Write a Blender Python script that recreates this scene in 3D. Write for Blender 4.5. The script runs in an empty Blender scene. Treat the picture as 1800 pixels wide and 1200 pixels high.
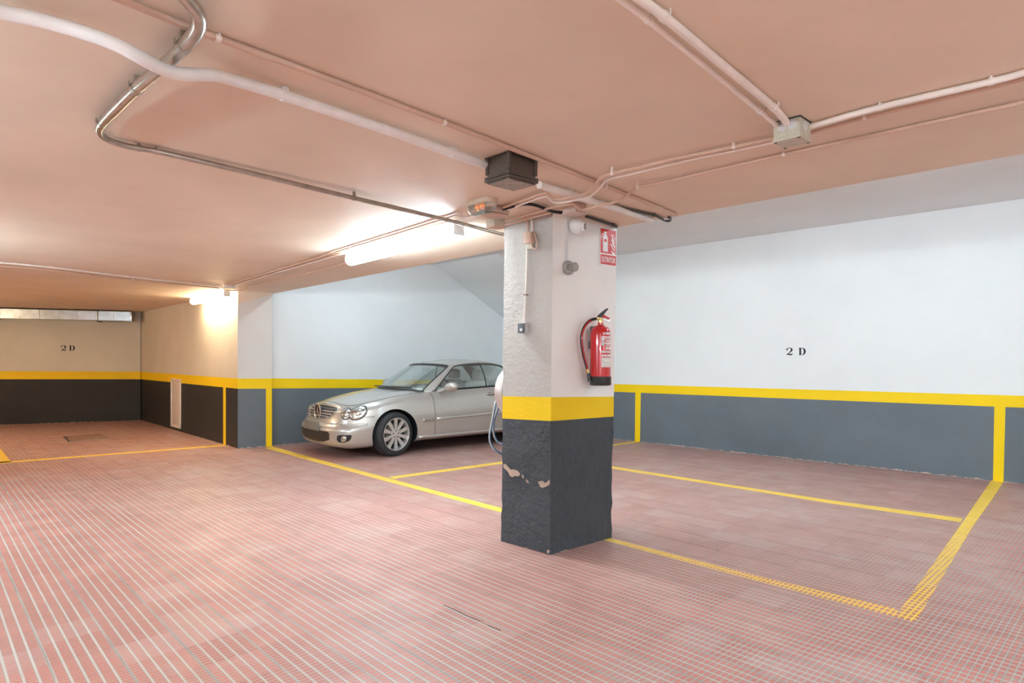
import bpy, bmesh, math, random
from mathutils import Vector, Matrix
from mathutils.bvhtree import BVHTree
random.seed(7)
C = bpy.context.scene.collection
SC = bpy.context.scene
V = Vector
PI = math.pi

# ------------------------------------------------------------ camera
F = 1100.0; HZ = 629.0; EYE = 1.40; H = 2.433; HB = 3.17
cam_d = bpy.data.cameras.new('camera'); cam = bpy.data.objects.new('camera', cam_d); C.objects.link(cam)
cam.location = (0, 0, EYE); cam.rotation_euler = (PI/2, 0, 0)
cam_d.sensor_width = 36; cam_d.lens = F/1800*36; cam_d.shift_y = (HZ-600)/1800
cam_d.clip_start = .05; cam_d.clip_end = 100
SC.camera = cam
# ------------------------------------------------------------ world, exposure
w = bpy.data.worlds.new('world'); SC.world = w; w.use_nodes = True
w.node_tree.nodes['Background'].inputs[0].default_value = (.9, .95, 1, 1)
w.node_tree.nodes['Background'].inputs[1].default_value = 0.05
SC.view_settings.view_transform = 'Standard'; SC.view_settings.look = 'None'
SC.view_settings.gamma = 1; SC.view_settings.exposure = 3.1
try: SC.view_settings.use_curve_mapping = False
except Exception: pass
SC.cycles.max_bounces = 10; SC.cycles.diffuse_bounces = 7; SC.cycles.glossy_bounces = 4
SC.cycles.transparent_max_bounces = 12; SC.cycles.sample_clamp_indirect = 6; SC.cycles.caustics_reflective = False
# lamp strengths (emission of each batten's diffuser): used by the lamp builder below
P_COOL = 10.0; P_WARM = 6.0; P_BAY_FILL = 4.3; P_HALL_FILL = 13.8  # the last two strengths feed added, unseen lamps
COOL = (.84, .99, 1.07); WARM = (1.0, .80, .52)

# ------------------------------------------------------------ back projection of measured points onto real planes
def ray(px, py): return V(((px-900)/F, 1, (HZ-py)/F))
def fl(px, py, z=0.0):
    r = ray(px, py); t = (z-EYE)/r.z
    return V((r.x*t, r.y*t, z))
def ce(px, py, dz=0.0):
    r = ray(px, py); t = (H-dz-EYE)/r.z
    return V((r.x*t, r.y*t, H-dz))
class Plane:                                   # upright plane: e along, n outward, up z
    def __init__(s, a, b, toward=V((0, 0, 1.4))):
        s.o = V(a); s.e = (V(b)-V(a)); s.e.z = 0; s.L = s.e.length; s.e.normalize()
        s.n = V((s.e.y, -s.e.x, 0))
        if s.n.dot(toward-s.o) < 0: s.n = -s.n
    def hit(s, px, py, off=0.0):
        r = ray(px, py); o = s.o+s.n*off
        t = (o-V((0, 0, EYE))).dot(s.n)/r.dot(s.n)
        return V((0, 0, EYE))+r*t
    def mat(s, p):                             # matrix: x = along e, y = outward, z = up
        ex = s.e; ey = s.n; ez = V((0, 0, 1))
        if ex.cross(ey).dot(ez) < 0: ex = -ex
        return Matrix(((ex.x, ey.x, 0, p.x), (ex.y, ey.y, 0, p.y), (0, 0, 1, p.z), (0, 0, 0, 1)))

# ------------------------------------------------------------ materials
class NT:
    def __init__(s, m): s.t = m.node_tree; s.N = s.t.nodes; s.L = s.t.links
    def new(s, ty, **k):
        n = s.N.new(ty)
        for a, b in k.items(): setattr(n, a, b)
        return n
    def set(s, sock, v):
        if isinstance(v, bpy.types.NodeSocket): s.L.new(v, sock)
        else: sock.default_value = v
    def m(s, op, a, b=0.0, c=None):
        n = s.new('ShaderNodeMath', operation=op); s.set(n.inputs[0], a); s.set(n.inputs[1], b)
        if c is not None: s.set(n.inputs[2], c)
        return n.outputs[0]
    def ramp(s, v, a, b, c=0.0, d=1.0):
        n = s.new('ShaderNodeMapRange'); s.set(n.inputs[0], v)
        for i, q in enumerate((a, b, c, d)): n.inputs[i+1].default_value = q
        return n.outputs[0]
    def mix(s, f, a, b, mode='MIX'):
        n = s.new('ShaderNodeMix', data_type='RGBA', blend_type=mode); s.set(n.inputs[0], f)
        s.set(n.inputs[6], a if not isinstance(a, tuple) else (*a[:3], 1)); s.set(n.inputs[7], b if not isinstance(b, tuple) else (*b[:3], 1))
        return n.outputs[2]
    def noise(s, sc, det=4, rough=.55, vec=None, col=False):
        n = s.new('ShaderNodeTexNoise'); n.inputs['Scale'].default_value = sc; n.inputs['Detail'].default_value = det
        n.inputs['Roughness'].default_value = rough
        s.L.new(vec if vec is not None else s.geo(), n.inputs['Vector'])
        return n.outputs['Color' if col else 'Fac']
    def geo(s):
        if not hasattr(s, '_g'): s._g = s.new('ShaderNodeNewGeometry').outputs['Position']
        return s._g
def newmat(name):
    m = bpy.data.materials.new(name); m.use_nodes = True
    return m, NT(m), m.node_tree.nodes['Principled BSDF']
def mat(name, col, rough=.5, metal=0, var=.0, vscale=6, bump=0, bscale=60, coat=0, emis=None, est=0, spec=.5, obj=False):
    m, n, b = newmat(name)
    b.inputs['Roughness'].default_value = rough; b.inputs['Metallic'].default_value = metal
    b.inputs['Coat Weight'].default_value = coat; b.inputs['Coat Roughness'].default_value = .05
    b.inputs['Specular IOR Level'].default_value = spec
    vec = n.new('ShaderNodeTexCoord').outputs['Object'] if obj else None
    f = n.ramp(n.noise(vscale, 5, .6, vec), .3, .7)
    lo = tuple(c*(1-var) for c in col); hi = tuple(min(1, c*(1+var*.6)) for c in col)
    n.set(b.inputs['Base Color'], n.mix(f, lo, hi))
    if bump:
        bp = n.new('ShaderNodeBump'); bp.inputs['Strength'].default_value = bump; bp.inputs['Distance'].default_value = .01
        n.set(bp.inputs['Height'], n.noise(bscale, 6, .65, vec)); n.L.new(bp.outputs[0], b.inputs['Normal'])
    if emis:
        b.inputs['Emission Color'].default_value = (*emis, 1); b.inputs['Emission Strength'].default_value = est
    return m
def plaster(name, col, var=.05, bump=.25, bs=45, chips=None, rough=.75, bigbump=0, scuff=0):
    m, n, b = newmat(name)
    b.inputs['Roughness'].default_value = rough; b.inputs['Specular IOR Level'].default_value = .3
    big = n.ramp(n.noise(1.3, 6, .6), .35, .68)
    c = n.mix(big, tuple(x*(1-var) for x in col), tuple(min(1, x*(1+var*.5)) for x in col))
    if scuff:
        s_ = n.ramp(n.noise(9, 9, .75), .62, .72); c = n.mix(n.m('MULTIPLY', s_, scuff), c, (.35, .34, .33))
    if chips:
        z = n.new('ShaderNodeSeparateXYZ'); n.L.new(n.geo(), z.inputs[0])
        low = n.ramp(z.outputs[2], 0.0, .045, 1, 0)
        k = n.m('GREATER_THAN', n.m('MULTIPLY', low, n.noise(14, 6, .7)), chips)
        c = n.mix(k, c, (.62, .50, .42))
    n.set(b.inputs['Base Color'], c)
    h = n.m('ADD', n.noise(bs, 8, .7), n.m('MULTIPLY', n.noise(5, 4, .6), bigbump))
    bp = n.new('ShaderNodeBump'); bp.inputs['Strength'].default_value = min(1, bump); bp.inputs['Distance'].default_value = .012*max(1, bump)
    n.set(bp.inputs['Height'], h); n.L.new(bp.outputs[0], b.inputs['Normal'])
    return m
TO = fl(1414.2, 1120.8)                         # a tile corner
D1 = V((-.690, .723)).normalized(); D2 = V((.723, .690)).normalized()
def tiles(name, yellow=False, patch=None):
    m, n, b = newmat(name)
    z = n.new('ShaderNodeSeparateXYZ'); n.L.new(n.geo(), z.inputs[0]); X, Y = z.outputs[0], z.outputs[1]
    X = n.m('SUBTRACT', X, TO.x); Y = n.m('SUBTRACT', Y, TO.y)
    def dot(d): return n.m('DIVIDE', n.m('ADD', n.m('MULTIPLY', X, d.x), n.m('MULTIPLY', Y, d.y)), .2525)
    a, bb = dot(D1), dot(D2)
    fa, fb = n.m('FRACT', a), n.m('FRACT', bb)
    def cell(u, k, lo, hi):
        q = n.m('ABSOLUTE', n.m('SUBTRACT', n.m('FRACT', n.m('MULTIPLY', u, k)), .5))
        return n.ramp(q, lo, hi, 1, 0)
    bar = n.m('MULTIPLY', cell(fa, 9, .275, .325), cell(fb, 5, .335, .37))
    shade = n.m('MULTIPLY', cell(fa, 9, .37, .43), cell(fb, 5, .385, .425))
    def seam(u, w_): return n.ramp(n.m('ABSOLUTE', n.m('SUBTRACT', u, .5)), .5-w_, .5-w_*.6, 0, 1)
    sa, sb = seam(fa, .006), seam(fb, .016)
    cv = n.new('ShaderNodeCombineXYZ'); n.L.new(n.m('FLOOR', a), cv.inputs[0]); n.L.new(n.m('FLOOR', bb), cv.inputs[1])
    wn = n.new('ShaderNodeTexWhiteNoise', noise_dimensions='2D'); n.L.new(cv.outputs[0], wn.inputs['Vector'])
    wn2 = n.new('ShaderNodeTexWhiteNoise', noise_dimensions='3D'); cv2 = n.new('ShaderNodeCombineXYZ')
    n.L.new(n.m('FLOOR', a), cv2.inputs[0]); n.L.new(n.m('FLOOR', bb), cv2.inputs[1]); cv2.inputs[2].default_value = 5.3
    n.L.new(cv2.outputs[0], wn2.inputs['Vector'])
    big = n.ramp(n.noise(.55, 4, .6), .35, .65)
    barc = n.mix(wn.outputs[0], (.43, .118, .090), (.57, .180, .143))
    barc = n.mix(n.m('MULTIPLY', big, .45), barc, (.54, .29, .255))
    fine = n.noise(130, 3, .6)
    barc = n.mix(n.ramp(fine, .35, .75, 0, .35), barc, (.42, .16, .13))
    groove = n.mix(n.ramp(n.noise(2.2, 5, .65), .3, .7), (.44, .38, .345), (.53, .48, .45))
    groove = n.mix(n.ramp(fine, .3, .8, 0, .3), groove, (.45, .40, .38))
    gap = n.mix(.55, groove, (.42, .28, .24))     # narrow gaps between bars are redder than the wide joints
    joint = n.ramp(n.m('ABSOLUTE', n.m('SUBTRACT', n.m('FRACT', n.m('MULTIPLY', fb, 5)), .5)), .37, .40, 0, 1)
    base = n.mix(joint, gap, groove)
    base = n.mix(n.m('MULTIPLY', n.m('SUBTRACT', shade, bar), .62), base, (.15, .085, .065))  # edge shade and grime baked as a dark outline round each bar
    col = n.mix(bar, base, barc)
    dust = n.ramp(n.noise(1.1, 6, .7), .56, .72, 0, .45)
    tilep = n.m('GREATER_THAN', wn2.outputs[0], .86)
    col = n.mix(n.m('MULTIPLY', n.m('MAXIMUM', dust, n.m('MULTIPLY', tilep, .16)), .75), col, (.56, .52, .50))
    dirt = n.ramp(n.noise(3.1, 6, .7), .60, .75, 0, .35)
    col = n.mix(dirt, col, (.33, .25, .19))
    sm = n.m('MAXIMUM', n.m('MULTIPLY', sa, .55), n.m('MULTIPLY', sb, n.ramp(n.noise(1.7, 3), .35, .6, .35, 1)))
    col = n.mix(sm, col, (.20, .19, .18))
    if yellow:
        px, py = fl(1600, 1090).x, fl(1600, 1090).y
        z2 = n.new('ShaderNodeSeparateXYZ'); n.L.new(n.geo(), z2.inputs[0])
        dx = n.m('SUBTRACT', z2.outputs[0], px); dy = n.m('SUBTRACT', z2.outputs[1], py)
        dist = n.m('SQRT', n.m('ADD', n.m('MULTIPLY', dx, dx), n.m('MULTIPLY', dy, dy)))
        wear = n.m('ADD', n.ramp(dist, .5, 3.0, .95, .05), n.ramp(n.noise(14, 5, .8), .35, .65, -.2, .35))
        yc = n.mix(n.ramp(n.noise(20, 5, .7), .3, .8), (.95, .62, .03), (.93, .68, .16))
        yc = n.mix(n.m('MULTIPLY', n.m('SUBTRACT', shade, bar), .5), yc, (.45, .26, .03))  # same baked edge shade and grime, in the yellow colour
        yc = n.mix(n.m('MULTIPLY', sm, .4), yc, (.3, .2, .05))
        col = n.mix(n.m('MULTIPLY', bar, n.ramp(wear, .2, .9, 0, .95)), yc, col)
    if patch:
        col = n.mix(.5, col, patch)
    n.set(b.inputs['Base Color'], col)
    n.set(b.inputs['Roughness'], n.ramp(n.noise(4, 5, .6), .3, .7, .36, .6))
    b.inputs['Specular IOR Level'].default_value = .5
    bp = n.new('ShaderNodeBump'); bp.inputs['Strength'].default_value = .35; bp.inputs['Distance'].default_value = .003
    n.set(bp.inputs['Height'], n.m('ADD', n.m('SUBTRACT', shade, sm), n.m('MULTIPLY', fine, .25)))
    n.L.new(bp.outputs[0], b.inputs['Normal'])
    return m
def glassmat(name, tint=(.80, .88, .86), refl=.10):
    m = bpy.data.materials.new(name); m.use_nodes = True; t = m.node_tree; t.nodes.clear()
    o = t.nodes.new('ShaderNodeOutputMaterial'); tr = t.nodes.new('ShaderNodeBsdfTransparent'); gl = t.nodes.new('ShaderNodeBsdfGlossy')
    lw = t.nodes.new('ShaderNodeLayerWeight'); lw.inputs[0].default_value = .35
    mr = t.nodes.new('ShaderNodeMapRange'); mr.inputs[3].default_value = refl; mr.inputs[4].default_value = .8
    mx = t.nodes.new('ShaderNodeMixShader'); tr.inputs[0].default_value = (*tint, 1); gl.inputs['Roughness'].default_value = .02
    gl.inputs[0].default_value = (.9, .95, .95, 1)
    t.links.new(lw.outputs['Facing'], mr.inputs[0]); t.links.new(mr.outputs[0], mx.inputs[0])
    t.links.new(tr.outputs[0], mx.inputs[1]); t.links.new(gl.outputs[0], mx.inputs[2]); t.links.new(mx.outputs[0], o.inputs[0])
    return m
def emit(name, col, st):
    m = bpy.data.materials.new(name); m.use_nodes = True; t = m.node_tree; t.nodes.clear()
    o = t.nodes.new('ShaderNodeOutputMaterial'); e = t.nodes.new('ShaderNodeEmission'); e.inputs[0].default_value = (*col, 1); e.inputs[1].default_value = st
    t.links.new(e.outputs[0], o.inputs[0]); return m

M = dict(
 white=plaster('wall_white_paint', (.80, .82, .83), .03, .12, 30),
 cream=plaster('alcove_cream_paint', (.72, .70, .62), .06, .15, 30),
 creamrough=plaster('alcove_rough_cream', (.70, .64, .54), .06, .45, 26, bigbump=.5),
 pierwhite=plaster('pier_white_paint', (.74, .72, .69), .04, .15, 30),
 grey=plaster('wainscot_grey_paint', (.148, .176, .200), .10, .4, 24, chips=.45, rough=.5, bigbump=.6, scuff=.10),
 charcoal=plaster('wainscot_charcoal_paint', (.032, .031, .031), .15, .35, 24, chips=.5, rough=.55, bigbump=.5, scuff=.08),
 yellow=plaster('band_yellow_paint', (.96, .65, .003), .04, .2, 40, rough=.5),
 pink=plaster('ceiling_pink_paint', (.80, .670, .545), .07, .10, 9, rough=.55),
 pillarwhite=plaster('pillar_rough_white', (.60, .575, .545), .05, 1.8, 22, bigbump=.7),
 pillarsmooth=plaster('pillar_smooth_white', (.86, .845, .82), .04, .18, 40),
 pillargrey=plaster('pillar_grey_paint', (.078, .090, .108), .2, 2.2, 20, chips=.55, rough=.45, bigbump=1.2, scuff=.22),
 pillaryellow=plaster('pillar_yellow_paint', (.92, .62, .01), .05, .6, 28, rough=.5),
 chip=plaster('bare_plaster', (.62, .47, .38), .25, .9, 60, bigbump=.5),
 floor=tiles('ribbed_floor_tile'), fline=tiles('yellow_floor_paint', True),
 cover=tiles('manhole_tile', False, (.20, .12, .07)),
 conduit_w=mat('white_pvc', (.84, .81, .79), .35, var=.08, vscale=12),
 conduit_p=mat('pink_painted_conduit', (.64, .44, .34), .4, var=.1, vscale=9),
 conduit_pale=mat('pale_pink_conduit', (.86, .78, .72), .35, var=.08, vscale=9),
 steel=mat('galvanised_conduit', (.50, .46, .41), .28, 1.0, var=.25, vscale=14),
 duct=mat('duct_sheet_metal', (.70, .72, .74), .32, 1.0, var=.25, vscale=5, bump=.15, bscale=9),
 metal=mat('bright_metal', (.75, .74, .72), .25, 1.0, var=.1),
 darkmetal=mat('dark_metal', (.12, .11, .10), .4, .6, var=.2),
 rust=mat('rusty_clip', (.28, .18, .12), .6, .5, var=.3, vscale=60),
 black=mat('black_rubber', (.012, .012, .013), .45, var=.2),
 blackp=mat('black_plastic', (.03, .03, .032), .35, var=.2),
 brownbox=mat('brown_bakelite', (.085, .062, .048), .38, var=.15, vscale=30),
 brownlid=mat('dusty_lid', (.36, .32, .28), .55, var=.35, vscale=28),
 beige=mat('beige_plastic', (.60, .49, .38), .45, var=.08, vscale=30),
 beigeg=mat('grey_beige_plastic', (.55, .52, .42), .45, var=.08, vscale=30),
 pinkbox=mat('painted_box', (.58, .45, .40), .5, var=.1, vscale=30),
 greyp=mat('grey_plastic', (.33, .30, .27), .45, var=.15, vscale=40),
 lgrey=mat('light_grey_plastic', (.62, .62, .62), .45, var=.05),
 dgrey=mat('slate_plastic', (.10, .12, .14), .4, var=.1),
 wplastic=mat('white_plastic', (.82, .82, .81), .35, var=.04),
 red=mat('extinguisher_red', (.62, .018, .022), .22, var=.08, vscale=20, coat=.6),
 signred=mat('sign_red', (.66, .035, .035), .4, var=.06),
 signwhite=mat('sign_white', (.84, .84, .82), .4, var=.03),
 brass=mat('brass', (.72, .50, .22), .3, 1.0, var=.2),
 ink=mat('black_stencil_ink', (.012, .012, .014), .7, var=.2),
 labelw=mat('label_white', (.80, .79, .77), .45, var=.05),
 labelt=mat('label_print', (.45, .42, .42), .5, var=.2, vscale=300),
 paint=None, tyre=mat('tyre_rubber', (.028, .030, .033), .55, var=.25, vscale=30, bump=.3, bscale=150, obj=True),
 rim=mat('rim_alloy', (.70, .68, .66), .32, .6, var=.06), chrome=mat('chrome', (.82, .81, .79), .12, 1.0, var=.03),
 trimdark=mat('car_dark_trim', (.018, .018, .02), .4, var=.2), seam=mat('panel_gap', (.03, .028, .026), .7),
 leather=mat('grey_leather', (.50, .50, .47), .5, var=.08), cabin=mat('cabin_grey', (.30, .30, .28), .7, var=.1),
 glass=glassmat('car_glass'), lens=glassmat('lamp_lens', (.93, .93, .93), .06),
 plate=mat('blank_plate', (.21, .20, .18), .45, var=.04), reflector=mat('lamp_reflector', (.55, .52, .48), .22, .9, var=.25, vscale=22, obj=True),
 fixture=mat('lamp_housing', (.72, .74, .75), .4, var=.03),
 cool=emit('tube_cool', COOL, P_COOL), warm=emit('tube_warm', WARM, P_WARM), warmhall_fill=emit('fill_warm_hall', WARM, P_HALL_FILL), bay=emit('fill_bay', (.80, .98, 1.06), P_BAY_FILL), hall_fill=emit('fill_hall', (.76, .98, 1.08), P_HALL_FILL),
 amber=mat('amber_indicator', (.8, .25, .1), .3, emis=(1, .30, .10), est=.12), yel=mat('yellow_spark', (.9, .7, .1), .3, emis=(1, .75, .1), est=.3),
 clear=glassmat('clear_cover', (.93, .92, .90), .12), hose=mat('blue_hose', (.12, .25, .44), .3, var=.35, vscale=25, obj=True),
 hosew=mat('pale_hose_stripe', (.62, .70, .72), .3), reel=mat('reel_silver_pink', (.66, .60, .58), .38, .35, var=.12, vscale=8), hatch=mat('hatch_paint', (.70, .62, .58), .4, var=.04),
)
def carpaint():
    m, n, b = newmat('champagne_silver_paint')
    b.inputs['Base Color'].default_value = (.5, .48, .45, 1); b.inputs['Metallic'].default_value = .55; b.inputs['Roughness'].default_value = .34
    b.inputs['Coat Weight'].default_value = .8; b.inputs['Coat Roughness'].default_value = .04
    f = n.noise(3, 4, .6); n.set(b.inputs['Base Color'], n.mix(f, (.47, .452, .425), (.52, .50, .47)))
    return m
M['paint'] = carpaint()

# ------------------------------------------------------------ mesh helpers
def link(name, bm, mats, parent=None, mx=None, smooth=False):
    me = bpy.data.meshes.new(name); bm.to_mesh(me); bm.free()
    for k in (mats if isinstance(mats, (list, tuple)) else [mats]): me.materials.append(M[k] if isinstance(k, str) else k)
    o = bpy.data.objects.new(name, me); C.objects.link(o)
    if mx is not None: o.matrix_world = mx
    if parent is not None:
        o.parent = parent
        if mx is not None: o.matrix_parent_inverse = parent.matrix_world.inverted(); 
    if smooth is True:
        for p in me.polygons: p.use_smooth = True
    elif smooth:
        for p in me.polygons: p.use_smooth = True
        me.set_sharp_from_angle(angle=smooth)
    return o
def tag(o, label, cat, group=None):
    o['label'] = label; o['category'] = cat
    if group: o['group'] = group
    return o
def struct(o): o['kind'] = 'structure'; return o
def thing(name, label, cat, mx, group=None):
    o = bpy.data.objects.new(name, None); C.objects.link(o); o.empty_display_size = .05
    o.matrix_world = mx if isinstance(mx, Matrix) else Matrix.Translation(mx)
    bpy.context.view_layer.update()
    return tag(o, label, cat, group)
def part(name, bm, mats, parent, smooth=False):      # vertices are in the thing's own frame
    me = bpy.data.meshes.new(name); bm.to_mesh(me); bm.free()
    for k in (mats if isinstance(mats, (list, tuple)) else [mats]): me.materials.append(M[k] if isinstance(k, str) else k)
    o = bpy.data.objects.new(name, me); C.objects.link(o); o.parent = parent
    if smooth:
        for p in me.polygons: p.use_smooth = True
        if smooth is not True: me.set_sharp_from_angle(angle=smooth)
    return o
def box(bm, c, s, mi=0, rot=None, bev=0, seg=2):
    r = bmesh.ops.create_cube(bm, size=1.0); vs = r['verts']
    for v in vs:
        v.co = V((v.co.x*s[0], v.co.y*s[1], v.co.z*s[2]))
    if bev:
        es = list({e for v in vs for e in v.link_edges})
        rr = bmesh.ops.bevel(bm, geom=es, offset=bev, segments=seg, affect='EDGES', profile=.6)
        vs = list({v for f in rr['faces'] for v in f.verts} | {v for v in vs if v.is_valid})
    fs = {f for v in vs for f in v.link_faces}
    for v in vs:
        if rot is not None: v.co = rot @ v.co
        v.co += V(c)
    for f in fs: f.material_index = mi
    return vs
def cyl(bm, a, b, r, r2=None, n=20, mi=0, cap=True):
    a = V(a); b = V(b); d = (b-a); L = d.length; d.normalize()
    q = V((0, 0, 1)).rotation_difference(d)
    rr = bmesh.ops.create_cone(bm, cap_ends=cap, segments=n, radius1=r, radius2=r if r2 is None else r2, depth=L)
    for v in rr['verts']: v.co = q @ v.co + (a+b)/2
    for f in {f for v in rr['verts'] for f in v.link_faces}: f.material_index = mi
def lathe(bm, prof, n=32, mx=None, mi=0):            # prof: (r, h), axis z
    rings = []
    for r, h in prof:
        rings.append([bm.verts.new(V((r*math.cos(2*PI*k/n), r*math.sin(2*PI*k/n), h))) for k in range(n)] if r > 1e-6 else [bm.verts.new(V((0, 0, h)))])
    for i in range(len(rings)-1):
        A, B = rings[i], rings[i+1]
        for k in range(n):
            k2 = (k+1) % n
            q = [A[k], A[k2], B[k2], B[k]] if len(A) > 1 and len(B) > 1 else ([A[0], B[k2], B[k]] if len(A) == 1 else [A[k], A[k2], B[0]])
            try: f = bm.faces.new(q); f.material_index = mi if not isinstance(mi, list) else mi[i]
            except ValueError: pass
    if mx is not None:
        for R in rings:
            for v in R: v.co = mx @ v.co
def cr(pts, k=6):
    pts = [V(p) for p in pts]
    if len(pts) < 3: return pts
    P = [pts[0]*2-pts[1]]+pts+[pts[-1]*2-pts[-2]]; out = []
    for i in range(1, len(P)-2):
        a, b, c, d = P[i-1:i+3]
        for j in range(k):
            t = j/k
            out.append(.5*((2*b)+(c-a)*t+(2*a-5*b+4*c-d)*t*t+(3*b-a-3*c+d)*t**3))
    out.append(pts[-1]); return out
def tube(bm, pts, r, n=10, mi=0, cap=True):
    pts = [V(p) for p in pts]; rs = r if isinstance(r, (list, tuple)) else [r]*len(pts)
    rings = []; up = None
    for i, p in enumerate(pts):
        t = (pts[min(i+1, len(pts)-1)]-pts[max(i-1, 0)]).normalized()
        if up is None:
            up = V((0, 0, 1)) if abs(t.z) < .9 else V((1, 0, 0))
        s = t.cross(up); 
        if s.length < 1e-6: s = t.cross(V((0, 1, .1)))
        s.normalize(); up = s.cross(t).normalized()
        rings.append([bm.verts.new(p+(s*math.cos(2*PI*k/n)+up*math.sin(2*PI*k/n))*rs[i]) for k in range(n)])
    for i in range(len(rings)-1):
        for k in range(n):
            f = bm.faces.new([rings[i][k], rings[i][(k+1) % n], rings[i+1][(k+1) % n], rings[i+1][k]]); f.material_index = mi
    if cap:
        bm.faces.new(rings[0][::-1]).material_index = mi; bm.faces.new(rings[-1]).material_index = mi
def prism(bm, pts, z0, z1, mi=0):                    # polygon in xy extruded in z
    a = [bm.verts.new((p[0], p[1], z0)) for p in pts]; b = [bm.verts.new((p[0], p[1], z1)) for p in pts]; n = len(pts)
    fs = [bm.faces.new(a[::-1]), bm.faces.new(b)]+[bm.faces.new([a[i], a[(i+1) % n], b[(i+1) % n], b[i]]) for i in range(n)]
    for f in fs: f.material_index = mi
    bmesh.ops.recalc_face_normals(bm, faces=fs)
def slab_on(bm, pts, d, n, mi=0):                    # polygon of 3D points given thickness d along n
    a = [bm.verts.new(V(p)) for p in pts]; b = [bm.verts.new(V(p)+V(n)*d) for p in pts]; k = len(pts)
    fs = [bm.faces.new(a), bm.faces.new(b[::-1])]+[bm.faces.new([a[i], b[i], b[(i+1) % k], a[(i+1) % k]]) for i in range(k)]
    for f in fs: f.material_index = mi
    bmesh.ops.recalc_face_normals(bm, faces=fs)

# ------------------------------------------------------------ floor, ceiling, walls
XL, XR, YB = -13.0, 9.0, -4.0
Cc = fl(248, 738); P1 = fl(418, 788); P2 = fl(478, 784)
Dd = fl(0, 746.5); k_ = (Cc-Dd); Dl = Cc-k_*((Cc.x-XL)/k_.x)
A0 = fl(500, 780.8); SA = .75
B0 = fl(1125, 776.2); B1 = fl(1750, 845); kb = (B1-B0)
def seg_int(p, d, q, e):
    den = d.x*e.y-d.y*e.x; t = ((q.x-p.x)*e.y-(q.y-p.y)*e.x)/den; return V((p.x+d.x*t, p.y+d.y*t, 0))
AB = seg_int(A0, V((1, SA, 0)), B0, kb)
P3 = seg_int(A0, V((1, SA, 0)), V((0, 0, 0)), V((ray(478.5, 0).x, 1, 0)))
Br = B0+kb*((XR-B0.x)/kb.x)
E0, E1, E2 = ce(478, 516.5), ce(1190, 379.5), ce(1800, 270)
Er = E1+(E2-E1)*((XR-E1.x)/(E2-E1).x); Er.y = max(Er.y, YB+.15)
room = [V((XL, YB, 0)), V((XR, YB, 0)), V((XR, Br.y, 0)), AB, P3, P2, P1, Cc, V((XL, Dl.y, 0))]

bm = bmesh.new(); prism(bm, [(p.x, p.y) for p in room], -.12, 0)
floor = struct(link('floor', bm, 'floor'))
bm = bmesh.new()
pc = [V((XL, YB, 0)), V((XR, YB, 0)), Er, E2, E1, E0, P2, P1, Cc, V((XL, Dl.y, 0))]
prism(bm, [(p.x, p.y) for p in pc], H, HB)
for f in bm.faces:
    f.material_index = 1 if abs(f.normal.z) < .5 else 0
struct(link('ceiling', bm, ['pink', 'white']))
bm = bmesh.new()
prism(bm, [(p.x, p.y) for p in (Er, V((XR, Br.y, 0)), AB, P3, P2, E0, E1, E2)], HB, HB+.12)
struct(link('ceiling_bay', bm, 'white'))

def wall(name, a, b, za, zb_, top, mats, out=.15, extra=(), topb=None):
    """a, b floor ends; za/zb_ = (band bottom, band top) at each end; slots 0 dark 1 yellow 2 upper 3 extra"""
    pl = Plane(a, b); bm = bmesh.new(); tb = top if topb is None else topb
    N = 1
    zs = [[0, za[0], za[1], top], [0, zb_[0], zb_[1], tb]]
    va = [bm.verts.new((a.x, a.y, z)) for z in zs[0]]; vb = [bm.verts.new((b.x, b.y, z)) for z in zs[1]]
    wa = [bm.verts.new(V((a.x, a.y, z))-pl.n*out) for z in zs[0]]; wb = [bm.verts.new(V((b.x, b.y, z))-pl.n*out) for z in zs[1]]
    for i in range(3):
        for q in ([va[i], vb[i], vb[i+1], va[i+1]], [wa[i], wa[i+1], wb[i+1], wb[i]], [va[i], va[i+1], wa[i+1], wa[i]], [vb[i], wb[i], wb[i+1], vb[i+1]]):
            bm.faces.new(q).material_index = i
    bm.faces.new([va[0], wa[0], wb[0], vb[0]]).material_index = 0; bm.faces.new([va[3], vb[3], wb[3], wa[3]]).material_index = 2
    for (pts, mi) in extra:
        slab_on(bm, [pl.hit(*p) for p in pts], .002, pl.n, mi)
    bmesh.ops.recalc_face_normals(bm, faces=bm.faces)
    return struct(link(name, bm, mats)), pl
def zz(py, Y): return EYE-(py-HZ)*Y/F
zD = (zz(666.3, Dd.y), zz(652, Dd.y)); zC = (zz(666.3, Cc.y), zz(653, Cc.y)); zP = (zz(683, P1.y), zz(665, P1.y)); zP2 = (zz(683, P2.y), zz(665, P2.y))
zB0 = (zz(689.5, B0.y), zz(675.5, B0.y)); zB1 = (zz(714, B1.y), zz(693.5, B1.y))
zAB = (.80, .935)
def lerp2(a, b, t): return tuple(x+(y-x)*t for x, y in zip(a, b))
tBr = (Br-B0).length/(B1-B0).length
zDl = lerp2(zC, zD, (Cc-Dl).length/(Cc-Dd).length)
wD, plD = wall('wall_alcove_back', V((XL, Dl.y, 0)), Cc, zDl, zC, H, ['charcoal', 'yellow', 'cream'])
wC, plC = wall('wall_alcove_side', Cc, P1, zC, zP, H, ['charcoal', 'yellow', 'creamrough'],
   extra=[([(392.5, 679), (397, 679.5), (397, 783), (392.5, 781.5)], 1)])
wP, plP = wall('wall_pier', P1, P2, zP, zP2, HB, ['grey', 'yellow', 'pierwhite', 'pink'],
   extra=[([(467.5, 682), (478, 682), (478, 784), (467.5, 784.7)], 1), ([(418.3, 500), (478, 502), (478, 517), (418.3, 534)], 3)])
bm = bmesh.new(); n_ = Plane(P2, P3).n
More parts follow.
